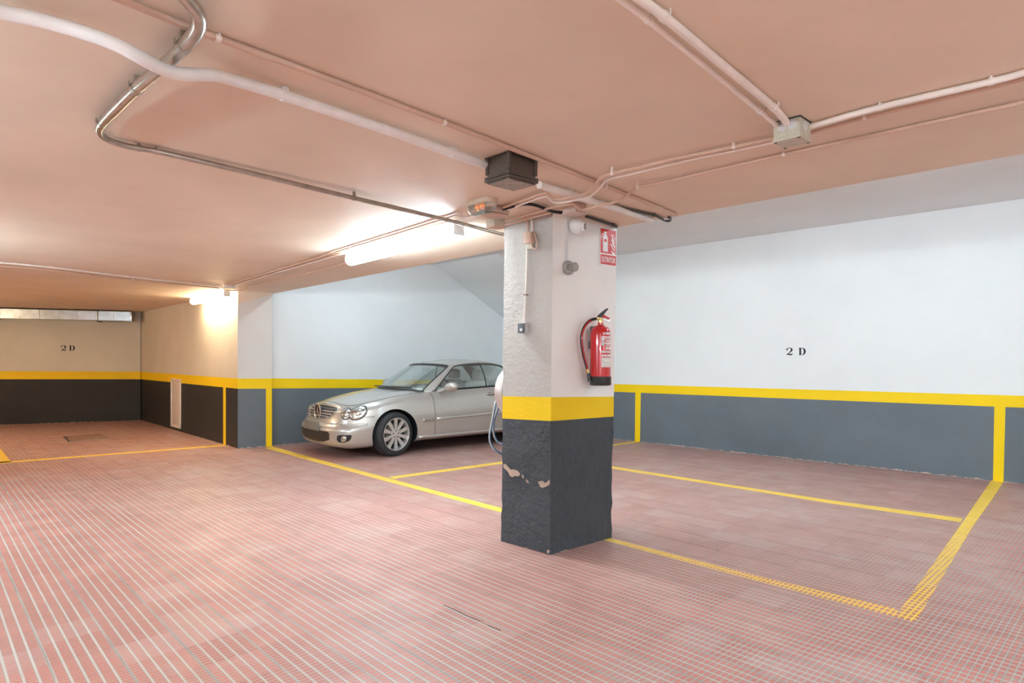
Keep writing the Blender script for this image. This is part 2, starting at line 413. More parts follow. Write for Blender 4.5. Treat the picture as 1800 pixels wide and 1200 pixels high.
for i, (m_, z0, z1, w0, w1) in enumerate(((0, 0, zP2[0], 0, zP2[0]), (1, zP2[0], zP2[1], zP2[0], zP2[1]), (2, zP2[1], HB, zP2[1], HB))):
    bm.faces.new([bm.verts.new((P2.x, P2.y, z0)), bm.verts.new((P3.x, P3.y, z0)), bm.verts.new((P3.x, P3.y, z1)), bm.verts.new((P2.x, P2.y, z1))]).material_index = m_
struct(link('wall_pier_return', bm, ['grey', 'yellow', 'pierwhite']))
wA, plA = wall('wall_bay_left', P3, AB, zP2, zAB, HB, ['grey', 'yellow', 'white'])
wB, plB = wall('wall_bay_back', AB, Br, zAB, lerp2(zB0, zB1, tBr), HB, ['grey', 'yellow', 'white'],
   extra=[([(1117, 688), (1126.5, 688.5), (1125, 776), (1116, 775.4)], 1), ([(1748, 712), (1767.5, 713), (1764, 847), (1745.5, 844.5)], 1)])
zb = (.85, .98)
wall('wall_right', V((XR, Br.y, 0)), V((XR, YB, 0)), zb, zb, HB, ['grey', 'yellow', 'white'])
wall('wall_back', V((XR, YB, 0)), V((XL, YB, 0)), zb, zb, H, ['grey', 'yellow', 'white'])
wall('wall_left', V((XL, YB, 0)), V((XL, Dl.y, 0)), zb, zDl, H, ['grey', 'yellow', 'cream'])
# narrow pilaster in the alcove corner
bm = bmesh.new()
q0 = plD.hit(238.5, 700); q0.z = 0; q1 = Cc.copy(); n_ = plD.n*.035
for (z0, z1, mi) in ((0, zC[0], 0), (zC[0], zC[1]+.005, 1), (zC[1]+.005, H, 2)):
    prism(bm, [(q0+n_).to_2d(), (q1+n_-plD.e*.01).to_2d(), (q1-plD.e*.01).to_2d(), q0.to_2d()], z0, z1, mi)
struct(link('trim_1', bm, ['charcoal', 'yellow', 'cream']))
# sloping soffit of the stair over the bay corner
s0 = plA.hit(765, 462); s1 = plA.hit(885, 557)
wdir = -kb.normalized()*-1; wdir = kb.normalized()
dz = (s0.z-s1.z)/((s1-s0).to_2d().length); LAB = (AB-V((s0.x, s0.y, 0))).length; zc_ = HB-dz*LAB
bm = bmesh.new()
a0 = V((s0.x, s0.y, HB)); a1 = V((AB.x, AB.y, HB)); a2 = V((AB.x, AB.y, zc_)); W = kb.normalized()*1.72
fr = [bm.verts.new(p) for p in (a0, a1, a2)]; bk = [bm.verts.new(p+W) for p in (a0, a1, a2)]
bm.faces.new(fr); bm.faces.new(bk[::-1])
for i in range(3): bm.faces.new([fr[i], bk[i], bk[(i+1) % 3], fr[(i+1) % 3]])
bmesh.ops.recalc_face_normals(bm, faces=bm.faces)
struct(link('trim_2', bm, 'white'))

# ------------------------------------------------------------ painted lines on the floor (parts of the floor)
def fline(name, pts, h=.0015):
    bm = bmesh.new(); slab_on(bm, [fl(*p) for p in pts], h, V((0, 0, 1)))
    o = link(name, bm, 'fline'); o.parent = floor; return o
for pts, lab in (
  ([(476, 783.5), (600, 818.2), (740, 855.5), (884, 893.5), (884, 901), (740, 862), (600, 824.3), (466, 787.5)], 'broad yellow line between the lane and the car bay'),
  ([(1064, 943.5), (1110, 955), (1350, 1016.5), (1579, 1070.5), (1574, 1084), (1350, 1025.5), (1110, 962), (1062, 949)], 'yellow line running from the pillar foot to the corner'),
  ([(1742.5, 844.2), (1764, 846.4), (1742, 880), (1710, 925), (1609, 1093.3), (1574, 1084), (1694, 915), (1718, 880)], 'broad yellow line from the back wall to the corner'),
  ([(948, 799.5), (1070, 818.3), (1294, 853.5), (1450, 877.5), (1692, 911), (1689, 917.5), (1450, 883), (1294, 857.8), (1070, 822.4), (942, 802.7)], 'thin yellow line across the empty bay'),
  ([(684, 838), (884, 810.8), (1070, 781.7), (1116, 775.4), (1125, 776.6), (1070, 784.5), (884, 814.8), (700, 840), (694, 842)], 'thin yellow line in front of the parked car, reaching the back wall'),
  ([(0, 811.5), (18, 810.5), (394, 781.5), (397, 783.2), (0, 814.5)], 'thin yellow line across the left alcove'),
  ([(-60, 700.5+40), (-38, 740), (20, 811.5), (0, 814), (-9, 814)], 'broad yellow line at the left edge')):
    fline('parking_line', pts)['label'] = lab
# tiled inspection cover in the alcove floor
bm = bmesh.new(); q = [fl(*p) for p in ((113, 768), (176, 763), (193, 770), (122, 776.5))]
slab_on(bm, q, .004, V((0, 0, 1)), 0)
for i in (0, 2, 3): 
    a, b = q[i], q[(i+1) % 4]
    tube(bm, [a+V((0, 0, .003)), b+V((0, 0, .003))], .008 if i != 3 else .016, 6, 1)
tag(link('inspection_cover', bm, ['cover', 'darkmetal']), 'tiled inspection cover with dark rim in the left alcove floor', 'manhole cover')
# cracked joint in the floor
bm = bmesh.new(); cp = [(779, 1063), (792, 1068.5), (806, 1075), (820, 1082), (843, 1091), (858, 1099), (880, 1108)]
l = [fl(*p) for p in cp]
for i in range(len(l)-1):
    wd = .006 if i not in (4,) else .0015
    d = (l[i+1]-l[i]).normalized().cross(V((0, 0, 1)))*wd*random.uniform(.8, 1.2)
    slab_on(bm, [l[i]-d*.5, l[i+1]-d*.5, l[i+1]+d*.5, l[i]+d*.5], .0012, V((0, 0, 1)))
o = link('floor_crack', bm, 'seam'); o.parent = floor; o['label'] = 'open dark joint between floor tiles'

# stencilled bay numbers
def stroke(bm, pts, ws, mx, d=.002):
    L = [];R = []
    n = len(pts)
    for i, p in enumerate(pts):
        a = V(pts[max(i-1, 0)]); b = V(pts[min(i+1, n-1)]); t = (b-a).normalized(); nn = V((-t.y, t.x))
        L.append(V(p)+nn*ws[i]/2); R.append(V(p)-nn*ws[i]/2)
    for i in range(n-1):
        q = [mx @ V((p.x, 0, p.y)) for p in (L[i], L[i+1], R[i+1], R[i])]
        slab_on(bm, q, d, (mx.to_3x3() @ V((0, 1, 0))))
def sc2(pts, s): return [(x*s, y*s) for x, y in pts]
def glyph2(bm, mx, h):
    stroke(bm, sc2([(.10, .66), (.10, .78), (.20, .93), (.40, .99), (.60, .95), (.73, .80), (.72, .64), (.58, .47), (.36, .30), (.14, .13)], h), [w_*h for w_ in (.20, .20, .08, .06, .12, .24, .25, .15, .07, .06)], mx)
    stroke(bm, sc2([(.06, .06), (.25, .13), (.45, .11), (.62, .07), (.76, .12), (.80, .28)], h), [w_*h for w_ in (.10, .18, .20, .20, .14, .05)], mx)
def glyphD(bm, mx, h):
    stroke(bm, sc2([(.20, .0), (.20, 1.0)], h), [.24*h]*2, mx); stroke(bm, sc2([(.02, .03), (.36, .03)], h), [.06*h]*2, mx); stroke(bm, sc2([(.02, .97), (.36, .97)], h), [.06*h]*2, mx)
    stroke(bm, sc2([(.42, .97), (.58, .92), (.74, .75), (.79, .5), (.74, .25), (.58, .08), (.42, .03)], h), [w_*h for w_ in (.06, .12, .23, .27, .23, .12, .06)], mx)
def stencil(wl, pl, x0, y0, x1, y1, xd0):
    for g, xx in ((glyph2, x0), (glyphD, xd0)):
        p = pl.hit(xx, y1, .0005); hgt = pl.hit(xx, y0, .0005).z-p.z; mx = pl.mat(p)
        if mx.to_3x3().col[0].dot(V((1, 0, 0))) < 0:
            mx = mx @ Matrix.Scale(-1, 4, V((1, 0, 0)))
        bm = bmesh.new(); g(bm, mx, hgt)
        bmesh.ops.recalc_face_normals(bm, faces=bm.faces)
        o = link('stencilled_number' if g is glyph2 else 'stencilled_letter', bm, 'ink'); o.parent = wl; o['label'] = 'black stencilled '+('figure two' if g is glyph2 else 'capital D')
stencil(wB, plB, 1382, 611, 1393, 624, 1404)
stencil(wD, plD, 107, 606.8, 115, 616, 121.7)

# ------------------------------------------------------------ pillar
b0, bl, br = fl(966, 975), fl(880.5, 951), fl(1075, 945)
t0, tl, tr = ce(972, 373), ce(887, 390), ce(1084.5, 397)
bb_, tb_ = bl+br-b0, tl+tr-t0
def zat(py, P): return EYE-(py-HZ)*P.y/F
bot = [b0, br, bb_, bl]; top = [t0, tr, tb_, tl]
bandz = [(.952, 1.122), (zat(732, br)+.0, zat(697, br)), (.94, 1.11), (zat(735, bl), zat(696, bl))]
def pcorner(i, z): i %= 4; return bot[i].lerp(top[i], z/H)
bm = bmesh.new(); NU = 14
levels = []
def ring(zf):
    out = []
    for i in range(4):
        a, b = pcorner(i, zf(i)), pcorner(i+1, zf((i+1) % 4))
        for k in range(NU): out.append(a.lerp(b, k/NU))
    return out
rows = []
for k in range(15): rows.append((lambda i, k=k: bandz[i][0]*k/14, 'g'))
rows.append((lambda i: bandz[i][1], 'y'))
for k in range(1, 13): rows.append((lambda i, k=k: bandz[i][1]+(H-bandz[i][1])*k/12, 'w'))
cx_, cy_ = (b0+bb_)/2, None
rv = []
for ri, (zf, kind) in enumerate(rows):
    R = []
    for j, p in enumerate(ring(zf)):
        d = (p-cx_); d.z = 0; d.normalize()
        z = p.z; amp = .006 if z < .93 else .0015
        corner = (j % NU == 0)
        if corner: amp = .009 if z < .93 else .003
        ctrl = j // NU == 3 and .35 < z < .62
        off = random.uniform(-1, .35)*amp if 0 < ri < len(rows)-1 else 0
        if ctrl: off -= .004
        if kind == 'g' and ri == 14: off *= .4
        R.append(bm.verts.new(p+d*off))
    rv.append(R)
NR = 4*NU
for i in range(len(rv)-1):
    for j in range(NR):
        f = bm.faces.new([rv[i][j], rv[i][(j+1) % NR], rv[i+1][(j+1) % NR], rv[i+1][j]])
        face = j//NU
        kd = rows[i+1][1]
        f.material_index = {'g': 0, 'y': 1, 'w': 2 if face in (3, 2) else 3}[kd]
bm.faces.new(rv[0][::-1]); bm.faces.new(rv[-1])
bmesh.ops.recalc_face_normals(bm, faces=bm.faces)
pillar = tag(link('pillar', bm, ['pillargrey', 'pillaryellow', 'pillarwhite', 'pillarsmooth']), 'square plaster pillar, white over a yellow band and chipped dark grey base', 'pillar')
for p in pillar.data.polygons: p.use_smooth = True
pillar.data.set_sharp_from_angle(angle=.6)
plL = Plane(b0.lerp(t0, .35), bl.lerp(tl, .35)); plR = Plane(b0.lerp(t0, .7), br.lerp(tr, .7))
# bare plaster where paint has chipped off
def chip(pts, off=.0022):
    bm = bmesh.new(); c = [plLlow.hit(*p, off) for p in pts]
    slab_on(bm, c, .003, -plLlow.n)
    o = link('chipped_plaster', bm, 'chip'); o.parent = pillar; o['label'] = 'bare pinkish plaster patch'
plLlow = Plane(b0.lerp(t0, .2), bl.lerp(tl, .2))
for pts in ([(884.5, 816), (888, 815), (891, 818.5), (894, 822), (897, 825), (903, 825), (909, 827), (912, 830), (914, 834), (911, 837), (905, 836), (902, 838), (897, 837), (895, 833), (893, 829), (889, 825), (885, 822)],
            [(917, 834), (920.5, 836), (920, 841), (917.5, 839)], [(924, 842), (928, 845), (929, 849), (925, 847)],
            [(945, 847), (950, 845), (954, 845), (957, 849), (962, 846.5), (966, 842), (966, 851), (960, 855), (954, 857), (950, 856), (948, 851)],
            [(961.5, 967), (964, 966), (966, 969), (964, 972), (961, 971)]): chip(pts)

# ------------------------------------------------------------ ceiling runs
def clamp(parent, p, t, r, z=H, m_='conduit_pale'):
    bm = bmesh.new(); t = V(t).normalized(); s = t.cross(V((0, 0, 1))).normalized(); L = r*.5+.003
    n = 12; ro, ri = r+.002, r+.0005
    cyl(bm, p-t*L, p+t*L, ro, n=14)
    rot = Matrix((t, s, V((0, 0, 1)))).transposed()
    top_ = z-p.z-.0015
    if top_ > 0: box(bm, p+V((0, 0, top_/2)), (L*1.4, r*.9, top_*.98), rot=rot)
    for q in (-1, 1): cyl(bm, p+s*q*(r+.004), p+s*q*(r+.004)+V((0, 0, min(.02, max(top_, .006)))), .003, n=6)
    o = link('clamp', bm, m_); o.parent = parent
def run(name, pix, r, m_, label, cat='conduit', dz=None, dzs=None, clamps=(), smooth_k=5, nseg=12, group=None, cm='conduit_pale'):
    pts = []
    for i, p in enumerate(pix):
        d = dzs[i] if dzs else (dz if dz is not None else (max(r) if isinstance(r, list) else r)+.003)
        pts.append(ce(p[0], p[1], d))
    path = cr(pts, smooth_k)
    if isinstance(r, list):
        rr = []
        for i in range(len(path)): 
            u = i/smooth_k; k = min(int(u), len(r)-2); rr.append(r[k]+(r[k+1]-r[k])*(u-k))
    else: rr = r
    bm = bmesh.new(); tube(bm, path, rr, nseg)
    o = link(name, bm, m_, smooth=1.0); tag(o, label, cat, group)
    for c in clamps:
        i = min(range(len(path)), key=lambda i: ((900+F*path[i].x/path[i].y-c[0])**2+(HZ-F*(path[i].z-EYE)/path[i].y-c[1])**2))
        a, b = path[max(i-1, 0)], path[min(i+1, len(path)-1)]
        # nearest point along the two neighbours
        best = None
        for (u, v_) in ((a, path[i]), (path[i], b)):
            for k in range(21):
                q = u.lerp(v_, k/20); e = (900+F*q.x/q.y-c[0])**2+(HZ-F*(q.z-EYE)/q.y-c[1])**2
                if best is None or e < best[0]: best = (e, q)
        rad = rr if not isinstance(rr, list) else rr[i]
        clamp(o, best[1], b-a, rad, m_=cm)
    return o
run('flexible_hose', [(-500, -150), (-90, -12), (0, 20), (60, 33), (110, 46), (150, 58), (187, 71), (220, 86), (250, 103), (285, 121), (315, 129), (350, 131), (375, 131.5), (412, 141), (500, 168), (620, 208), (760, 256), (872, 297)], .0215, 'conduit_w',
    'thick white hose sagging across the ceiling under the steel pipe', 'pipe', dzs=[.04, .04, .04, .04, .045, .055, .07, .085, .10, .103, .095, .08, .06, .045, .035, .03, .03, .034], clamps=[(500, 168), (795, 268)], cm='conduit_w')
run('plastic_pipe', [(948, 325), (1000, 341), (1065, 361), (1110, 375), (1146, 387)], .0215, 'conduit_w', 'white pipe from the brown box to the slab edge', 'pipe', dz=.03, clamps=[(1000, 341), (1130, 383)], cm='conduit_w')
run('steel_pipe', [(310, -22), (332, 3), (347, 22), (350, 42), (341, 61), (322, 82), (300, 105), (262, 137), (235, 160), (205, 190), (184, 212), (175, 226), (179, 238), (198, 249), (232, 258.5), (275, 266), (420, 299.5), (622, 348), (780, 385), (884, 411.5)],
    [.021]*10+[.018, .0155]+[.0145]*8, 'steel', 'bent galvanised steel pipe turning back towards the pillar', 'pipe', dzs=[.05]*8+[.045, .04, .034, .03, .026, .024, .024, .024, .03, .042, .048, .048], clamps=[(322, 82), (240, 155), (180, 218), (245, 261), (275, 266), (622, 348)], cm='steel')
run('surface_conduit', [(-60, -105), (200, -5), (345, 53), (560, 132), (780, 215), (990, 297), (1188, 377)], .011, 'conduit_p', 'thin pink painted conduit running straight beside the white hose', clamps=[(780, 215), (382, 68), (1064, 328)])
GR = 'white conduits into the right junction box'
run('surface_conduit', [(860, -195), (1060, -26), (1092, 0), (1140, 36), (1240, 117), (1336, 195), (1374, 229)], .0105, 'conduit_pale', 'thinner of the two white conduits entering the ceiling box from behind the viewer', clamps=[(1140, 36), (1336, 195)], dz=.02)
run('surface_conduit', [(930, -160), (1098, -24), (1128, 0), (1166, 28), (1264, 109), (1360, 189), (1388, 223)], .0145, 'conduit_pale', 'thicker of the two white conduits entering the ceiling box from behind the viewer', clamps=[(1170, 28), (1362, 187)], dz=.02)
run('surface_conduit', [(1422, 223), (1548, 188), (1740, 144), (1830, 120), (2250, 8)], .0125, 'conduit_pale', 'upper white conduit leaving the ceiling box to the right', clamps=[(1548, 188), (1742, 143)], dz=.018)
run('surface_conduit', [(1426, 233), (1520, 207), (1760, 149), (1830, 131), (2250, 28)], .0075, 'conduit_p', 'lower thin conduit leaving the ceiling box to the right', clamps=[(1520, 207)], dz=.016)
run('surface_conduit', [(1360, 243), (1290, 258), (1200, 276), (1110, 297), (1076, 305), (1058, 311), (1046, 324), (1032, 338), (1010, 345), (978, 350), (964, 342), (952, 341), (885, 364.5)], .0085, 'conduit_p', 'upper pink conduit swerving from the right box to the pillar top', clamps=[(1290, 258), (1076, 305)], smooth_k=6, dzs=[.02, .02, .022, .032, .038, .045, .062, .066, .066, .062, .045, .035, .02])
run('surface_conduit', [(1360, 249), (1290, 264), (1200, 283), (1110, 305), (1082, 311), (1066, 317), (1053, 331), (1038, 344), (1012, 351), (978, 356), (964, 347), (951, 346), (888, 370)], .0085, 'conduit_pale', 'second pink conduit swerving alongside to the pillar top', clamps=[(1290, 264), (950, 346)], smooth_k=6, dzs=[.02, .02, .022, .034, .040, .045, .062, .066, .066, .062, .045, .035, .02])
run('surface_conduit', [(2250, 81), (1830, 173), (1560, 232), (1378, 271.5), (1200, 312), (1144, 324), (1121, 328), (1107, 339), (1084, 354), (1050, 362), (1024, 368), (1011, 361), (1002, 358.5), (965, 366), (882, 391)], .0085, 'conduit_p', 'lowest pink conduit along the slab edge bending to the pillar top', clamps=[(1378, 271.5), (1121, 328)], smooth_k=6, dzs=[.013, .013, .013, .013, .018, .024, .034, .045, .064, .068, .066, .06, .055, .03, .02])
run('black_cable', [(885, 367), (905, 362), (925, 358.5), (943, 361), (958, 367), (973, 372), (992, 374)], .011, 'black', 'black cable looping under the pink conduits at the pillar top', 'cable', dz=.02)
run('black_conduit', [(1030, 380.5), (1060, 390), (1084, 398.5)], .011, 'blackp', 'short black conduit over the red sign', dz=.016, clamps=[(1076, 396)], cm='blackp')
run('black_conduit', [(1070, 359), (1110, 369), (1148, 378), (1160, 383), (1168, 387), (1177, 388), (1179, 384), (1175, 382)], .009, 'darkmetal', 'dark conduit hooking back at the slab edge', dz=.014, clamps=[(1149, 378)], cm='darkmetal')
run('surface_conduit', [(396, 502), (493, 472.5), (617, 434.5), (720, 403), (812, 375)], .009, 'conduit_p', 'conduit along the long lamp, nearest the viewer', clamps=[(617, 434.5), (493, 472.5)], dz=.012)
run('surface_conduit', [(398, 504.5), (495, 476), (620, 440), (764, 395.5), (852, 377)], .009, 'conduit_pale', 'conduit along the long lamp, beside its housing', clamps=[(622, 439), (495, 476), (704, 414)], dz=.012)
run('surface_conduit', [(386, 504), (400, 510), (420, 510.5), (434, 509), (440, 503), (470, 496), (542, 479.5), (611, 461)], .007, 'conduit_p', 'thin conduit feeding the far end of the long lamp', clamps=[(542, 479.5), (484, 493)], dz=.01)
run('surface_conduit', [(-500, 416), (-40, 458), (0, 461.5), (93, 470), (233, 487), (390, 503)], .009, 'conduit_pale', 'upper conduit crossing the left ceiling to the alcove lamp', clamps=[(93, 470), (233, 487)], dz=.012)
run('surface_conduit', [(-500, 424), (-40, 464), (0, 467), (93, 475), (233, 491.5), (386, 506)], .009, 'conduit_p', 'lower conduit crossing the left ceiling to the alcove lamp', clamps=[(233, 491.5)], dz=.012)
run('surface_conduit', [(873, 399), (893, 394), (920, 386), (945, 379), (968, 373)], .009, 'conduit_p', 'short pink conduit hugging the pillar top edge', dz=.03)

# ceiling boxes: matrix from plan direction
def ceilmx(px, py, dz=0.0, ang=None):
    p = ce(px, py, dz); a = math.atan2(D1.y, D1.x) if ang is None else ang
    return Matrix.Translation((p.x, p.y, H)) @ Matrix.Rotation(a, 4, 'Z')
# brown cable box: local x along D1 (left face), y along -D2
bx = thing('cable_box', 'dark brown cable box with a dusty lid hanging from the ceiling', 'electrical box', ceilmx(899, 318, .115))
bm = bmesh.new(); W_, D_, Hh = .165, .19, .105
box(bm, (0, 0, -Hh/2-.002), (W_, D_, Hh), bev=.006); box(bm, (0, 0, -.003), (W_+.02, D_+.02, .006))
for sx in (-1, 1):
    for sy in (-1, 1): cyl(bm, (sx*(W_/2-.002), sy*(D_/2-.002), -.006), (sx*(W_/2-.002), sy*(D_/2-.002), -Hh+.018), .0125, n=16)
part('body', bm, 'brownbox', bx, .6)
bm = bmesh.new(); box(bm, (0, 0, -Hh-.002), (W_+.022, D_+.022, .012), bev=.003); box(bm, (0, 0, -Hh-.016), (W_+.022, D_+.022, .012), bev=.003); box(bm, (0, 0, -Hh-.024), (W_-.002, D_-.002, .012), bev=.002)
lid = part('lid', bm, 'brownbox', bx, .6)
bm = bmesh.new(); box(bm, (0, 0, -Hh-.0305), (W_-.012, D_-.012, .003)); part('lid_panel', bm, 'brownlid', lid)['label'] = 'dusty pale lid panel'
# right junction box
bx = thing('junction_box', 'beige square junction box on the right ceiling where four conduits meet', 'electrical box', ceilmx(1392, 243, .07))
W_, D_, Hh = .115, .115, .075
bm = bmesh.new(); box(bm, (0, 0, -Hh/2-.003), (W_, D_, Hh), bev=.006); box(bm, (0, 0, -.002), (W_+.006, D_+.006, .004), 1)
part('body', bm, ['beigeg', 'blackp'], bx, .6)
bm = bmesh.new(); box(bm, (0, 0, -Hh-.006), (W_+.004, D_+.004, .018), bev=.004)
for sx in (-1, 1):
    for sy in (-1, 1): cyl(bm, (sx*(W_/2-.008), sy*(D_/2-.008), -Hh-.017), (sx*(W_/2-.008), sy*(D_/2-.008), -Hh+.0), .006, n=10, mi=1)
part('lid', bm, ['beigeg', 'darkmetal'], bx, .6)
for (x, y, dx, dy) in ((.02, -D_/2, 0, -1), (.02, D_/2, 0, 1), (-.025, D_/2, 0, 1), (W_/2, 0, 1, 0), (-W_/2, .0, -1, 0)):
    bm = bmesh.new(); cyl(bm, (x, y, -.03), (x+dx*.006, y+dy*.006, -.03), .021, .014, n=18); part('cable_gland', bm, 'lgrey', bx, .6)
# box over the pillar's right face
bx = thing('junction_box', 'pinkish junction box above the dome camera at the pillar top', 'electrical box', ceilmx(1010, 372, .05))
bm = bmesh.new(); box(bm, (0, 0, -.03), (.115, .115, .056), bev=.005); box(bm, (0, 0, -.062), (.119, .119, .012), bev=.003, mi=1)
part('body', bm, ['pinkbox', 'pinkbox'], bx, .6)
# two beige boxes left of the pillar
bx = thing('junction_box', 'flat beige octagonal junction box under the emergency light', 'electrical box', ceilmx(869, 379, .06))
bm = bmesh.new(); box(bm, (0, 0, -.028), (.125, .17, .05), bev=.012); box(bm, (0, 0, -.058), (.12, .165, .016), bev=.010, seg=1, mi=1)
part('body', bm, ['pinkbox', 'conduit_p'], bx, .6)
bx = thing('junction_box', 'small beige junction box beside the pillar top, lowest of the cluster', 'electrical box', ceilmx(871, 396, .05))
bm = bmesh.new(); box(bm, (0, 0, -.032), (.09, .105, .06), bev=.004); box(bm, (0, 0, -.066), (.093, .108, .014), bev=.003, mi=1); cyl(bm, (-.02, -.052, -.03), (-.02, -.056, -.03), .016, n=14)
part('body', bm, ['beigeg', 'conduit_p'], bx, .6)
bx = thing('junction_box', 'small beige box over the alcove corner where the left conduits meet', 'electrical box', ceilmx(404, 504, .03))
bm = bmesh.new(); box(bm, (0, 0, -.025), (.12, .12, .045), bev=.006); box(bm, (0, 0, -.053), (.124, .124, .012), bev=.004); part('body', bm, 'conduit_pale', bx, .6)
# emergency light: oval bulkhead lying against ceiling
em = thing('emergency_light', 'oval emergency light with a clear cover and orange glow beside the pillar', 'lamp', ceilmx(847, 366, .05))
def oval(bm, L, W, z0, z1, taper=0., n=28, mi=0):
    def pts(L, W): return [((L/2-W/2)*(1 if math.cos(a) > 0 else -1)+W/2*math.cos(a), W/2*math.sin(a)) for a in [2*PI*(k+.5)/n for k in range(n)]]
    A = [bm.verts.new((x, y, z0)) for x, y in pts(L, W)]; B = [bm.verts.new((x, y, z1)) for x, y in pts(L-taper, W-taper)]
    fs = [bm.faces.new(A), bm.faces.new(B[::-1])]+[bm.faces.new([A[i], B[i], B[(i+1) % n], A[(i+1) % n]]) for i in range(n)]
    for f in fs: f.material_index = mi
    bmesh.ops.recalc_face_normals(bm, faces=fs)
bm = bmesh.new(); oval(bm, .25, .125, -.001, -.03); oval(bm, .235, .11, -.03, -.034); part('base', bm, 'beige', em, .6)
bm = bmesh.new(); oval(bm, .24, .115, -.035, -.06, .01); oval(bm, .23, .105, -.06, -.082, .04); part('cover', bm, 'clear', em, .6)
bm = bmesh.new()
for x in (.045, -.005): cyl(bm, (x, 0, -.036), (x, 0, -.055), .018, .014, n=12)
part('indicator', bm, 'amber', em, .6)['label'] = 'orange glowing indicator'
bm = bmesh.new(); cyl(bm, (.05, -.008, -.055), (.05, -.008, -.058), .006, n=8); part('lamp_filament', bm, 'yel', em)

# ------------------------------------------------------------ batten lamps
def batten(a, b, label, em_, z=H, name='batten_lamp', group=None, drop=.0):
    a = V((a.x, a.y, 0)); b = V((b.x, b.y, 0)); L = (b-a).length; m = (a+b)/2; ang = math.atan2((b-a).y, (b-a).x)
    t = thing(name, label, 'lamp', Matrix.Translation((m.x, m.y, z)) @ Matrix.Rotation(ang, 4, 'Z'), group)
    bm = bmesh.new(); box(bm, (0, 0, -.017-drop), (L, .085, .032), bev=.006)
    for s in (-1, 1): box(bm, (s*(L/2+.002), 0, -.05-drop), (.012, .10, .085), bev=.004)
    part('housing', bm, 'fixture', t, .6)
    bm = bmesh.new(); n = 14; prof = [(.060*math.cos(-.55+(PI+1.1)*k/n), -.064-drop-.056*math.sin(-.55+(PI+1.1)*k/n)) for k in range(n+1)]
    A = [bm.verts.new((-L/2+.01, y, z_)) for y, z_ in prof]; B = [bm.verts.new((L/2-.01, y, z_)) for y, z_ in prof]
    for i in range(n): bm.faces.new([A[i], A[i+1], B[i+1], B[i]])
    bm.faces.new(A); bm.faces.new(B[::-1]); bm.faces.new([A[0], B[0], B[n], A[n]])
    bmesh.ops.recalc_face_normals(bm, faces=bm.faces)
    part('diffuser', bm, em_, t, 1.2)
    for k in range(5):
        x = -L/2+L*(k+.5)/5
        for s in (-1, 1): bm = bmesh.new(); box(bm, (x, s*.050, -.032-drop), (.02, .012, .022), bev=.002); part('clip', bm, 'fixture', t)
    if drop:  # only the added fill lamps hang below the ceiling
        for s in (-1, 1): bm = bmesh.new(); cyl(bm, (s*L*.38, 0, -drop-.003), (s*L*.38, 0, -.002), .006, n=8); part('suspension_rod', bm, 'fixture', t)
    return t
a_, b_ = ce(616, 456, .06), ce(806, 406, .06)
batten(a_, b_, 'long bright white batten lamp in front of the bay, left of the pillar', 'cool')
a_, b_ = ce(340, 529, .06), ce(399, 517.5, .06)
batten(a_, b_, 'warm batten lamp against the alcove corner', 'warm')
dE = (E2-E1).normalized()
for p in (V((-1.96, 9.15, 0)), V((1.3, 6.75, 0)), V((3.25, 5.2, 0)), V((5.9, 2.9, 0))):  # lamps added out of sight to brighten the bay walls
    batten(p-dE*.8, p+dE*.8, 'added batten lamp hidden behind the slab edge to light the bay', 'bay', z=HB, group='added hidden bay lamps')
for (x, y) in ((-3.2, .9), (2.9, .1), (5.6, -1.3), (-5.4, 4.6), (-.6, -2.9)):  # unseen lamps added to fill the room and ceiling with light
    p = V((x, y, 0)); d = V((D1.x, D1.y, 0))
    batten(p-d*.85, p+d*.85, 'added unseen batten lamp hung low to light the ceiling', 'hall_fill', group='added fill lamps out of view', drop=.32)

p = V((-10.4, 8.7, 0)); d = V((D1.x, D1.y, 0))  # unseen lamp added to brighten the alcove
batten(p-d*.85, p+d*.85, 'added warm batten lamp outside the view, brightening the left alcove', 'warmhall_fill', drop=.32)

# ------------------------------------------------------------ duct in the alcove
p0 = plD.hit(0, 700, .30); p1 = plD.hit(233, 700, .30); p0.z = p1.z = 0; e = (p1-p0).normalized(); p0 = p0-e*1.6
L = (p1-p0).length; m_ = (p0+p1)/2
du = thing('ventilation_duct', 'rectangular galvanised duct along the top of the left alcove wall', 'duct', Matrix.Translation((m_.x, m_.y, H)) @ Matrix.Rotation(math.atan2(e.y, e.x), 4, 'Z'))
bm = bmesh.new(); n = int(L/.32)
for k in range(n):
    box(bm, (-L/2+(k+.5)*L/n, 0, -.125), (L/n-.006, .30, .20), bev=.004, seg=1); box(bm, (-L/2+(k+.5)*L/n, 0, -.125), (L/n, .292, .192))
part('sheet_metal_body', bm, 'duct', du, .6)
for x in (L/2-.01, L/2-.62, L/2-2.55):
    bm = bmesh.new(); box(bm, (x, 0, -.125), (.03, .33, .23), bev=.004); part('joint_flange', bm, 'metal', du, .6)
for x in (L/2-.62, L/2-3.3, L/2-2.55):
    bm = bmesh.new(); box(bm, (x, 0, -.243), (.05, .38, .015))
    for s in (-1, 1): cyl(bm, (x, s*.175, -.24), (x, s*.175, 0), .006, n=6)
    part('hanger', bm, 'darkmetal', du, .6)
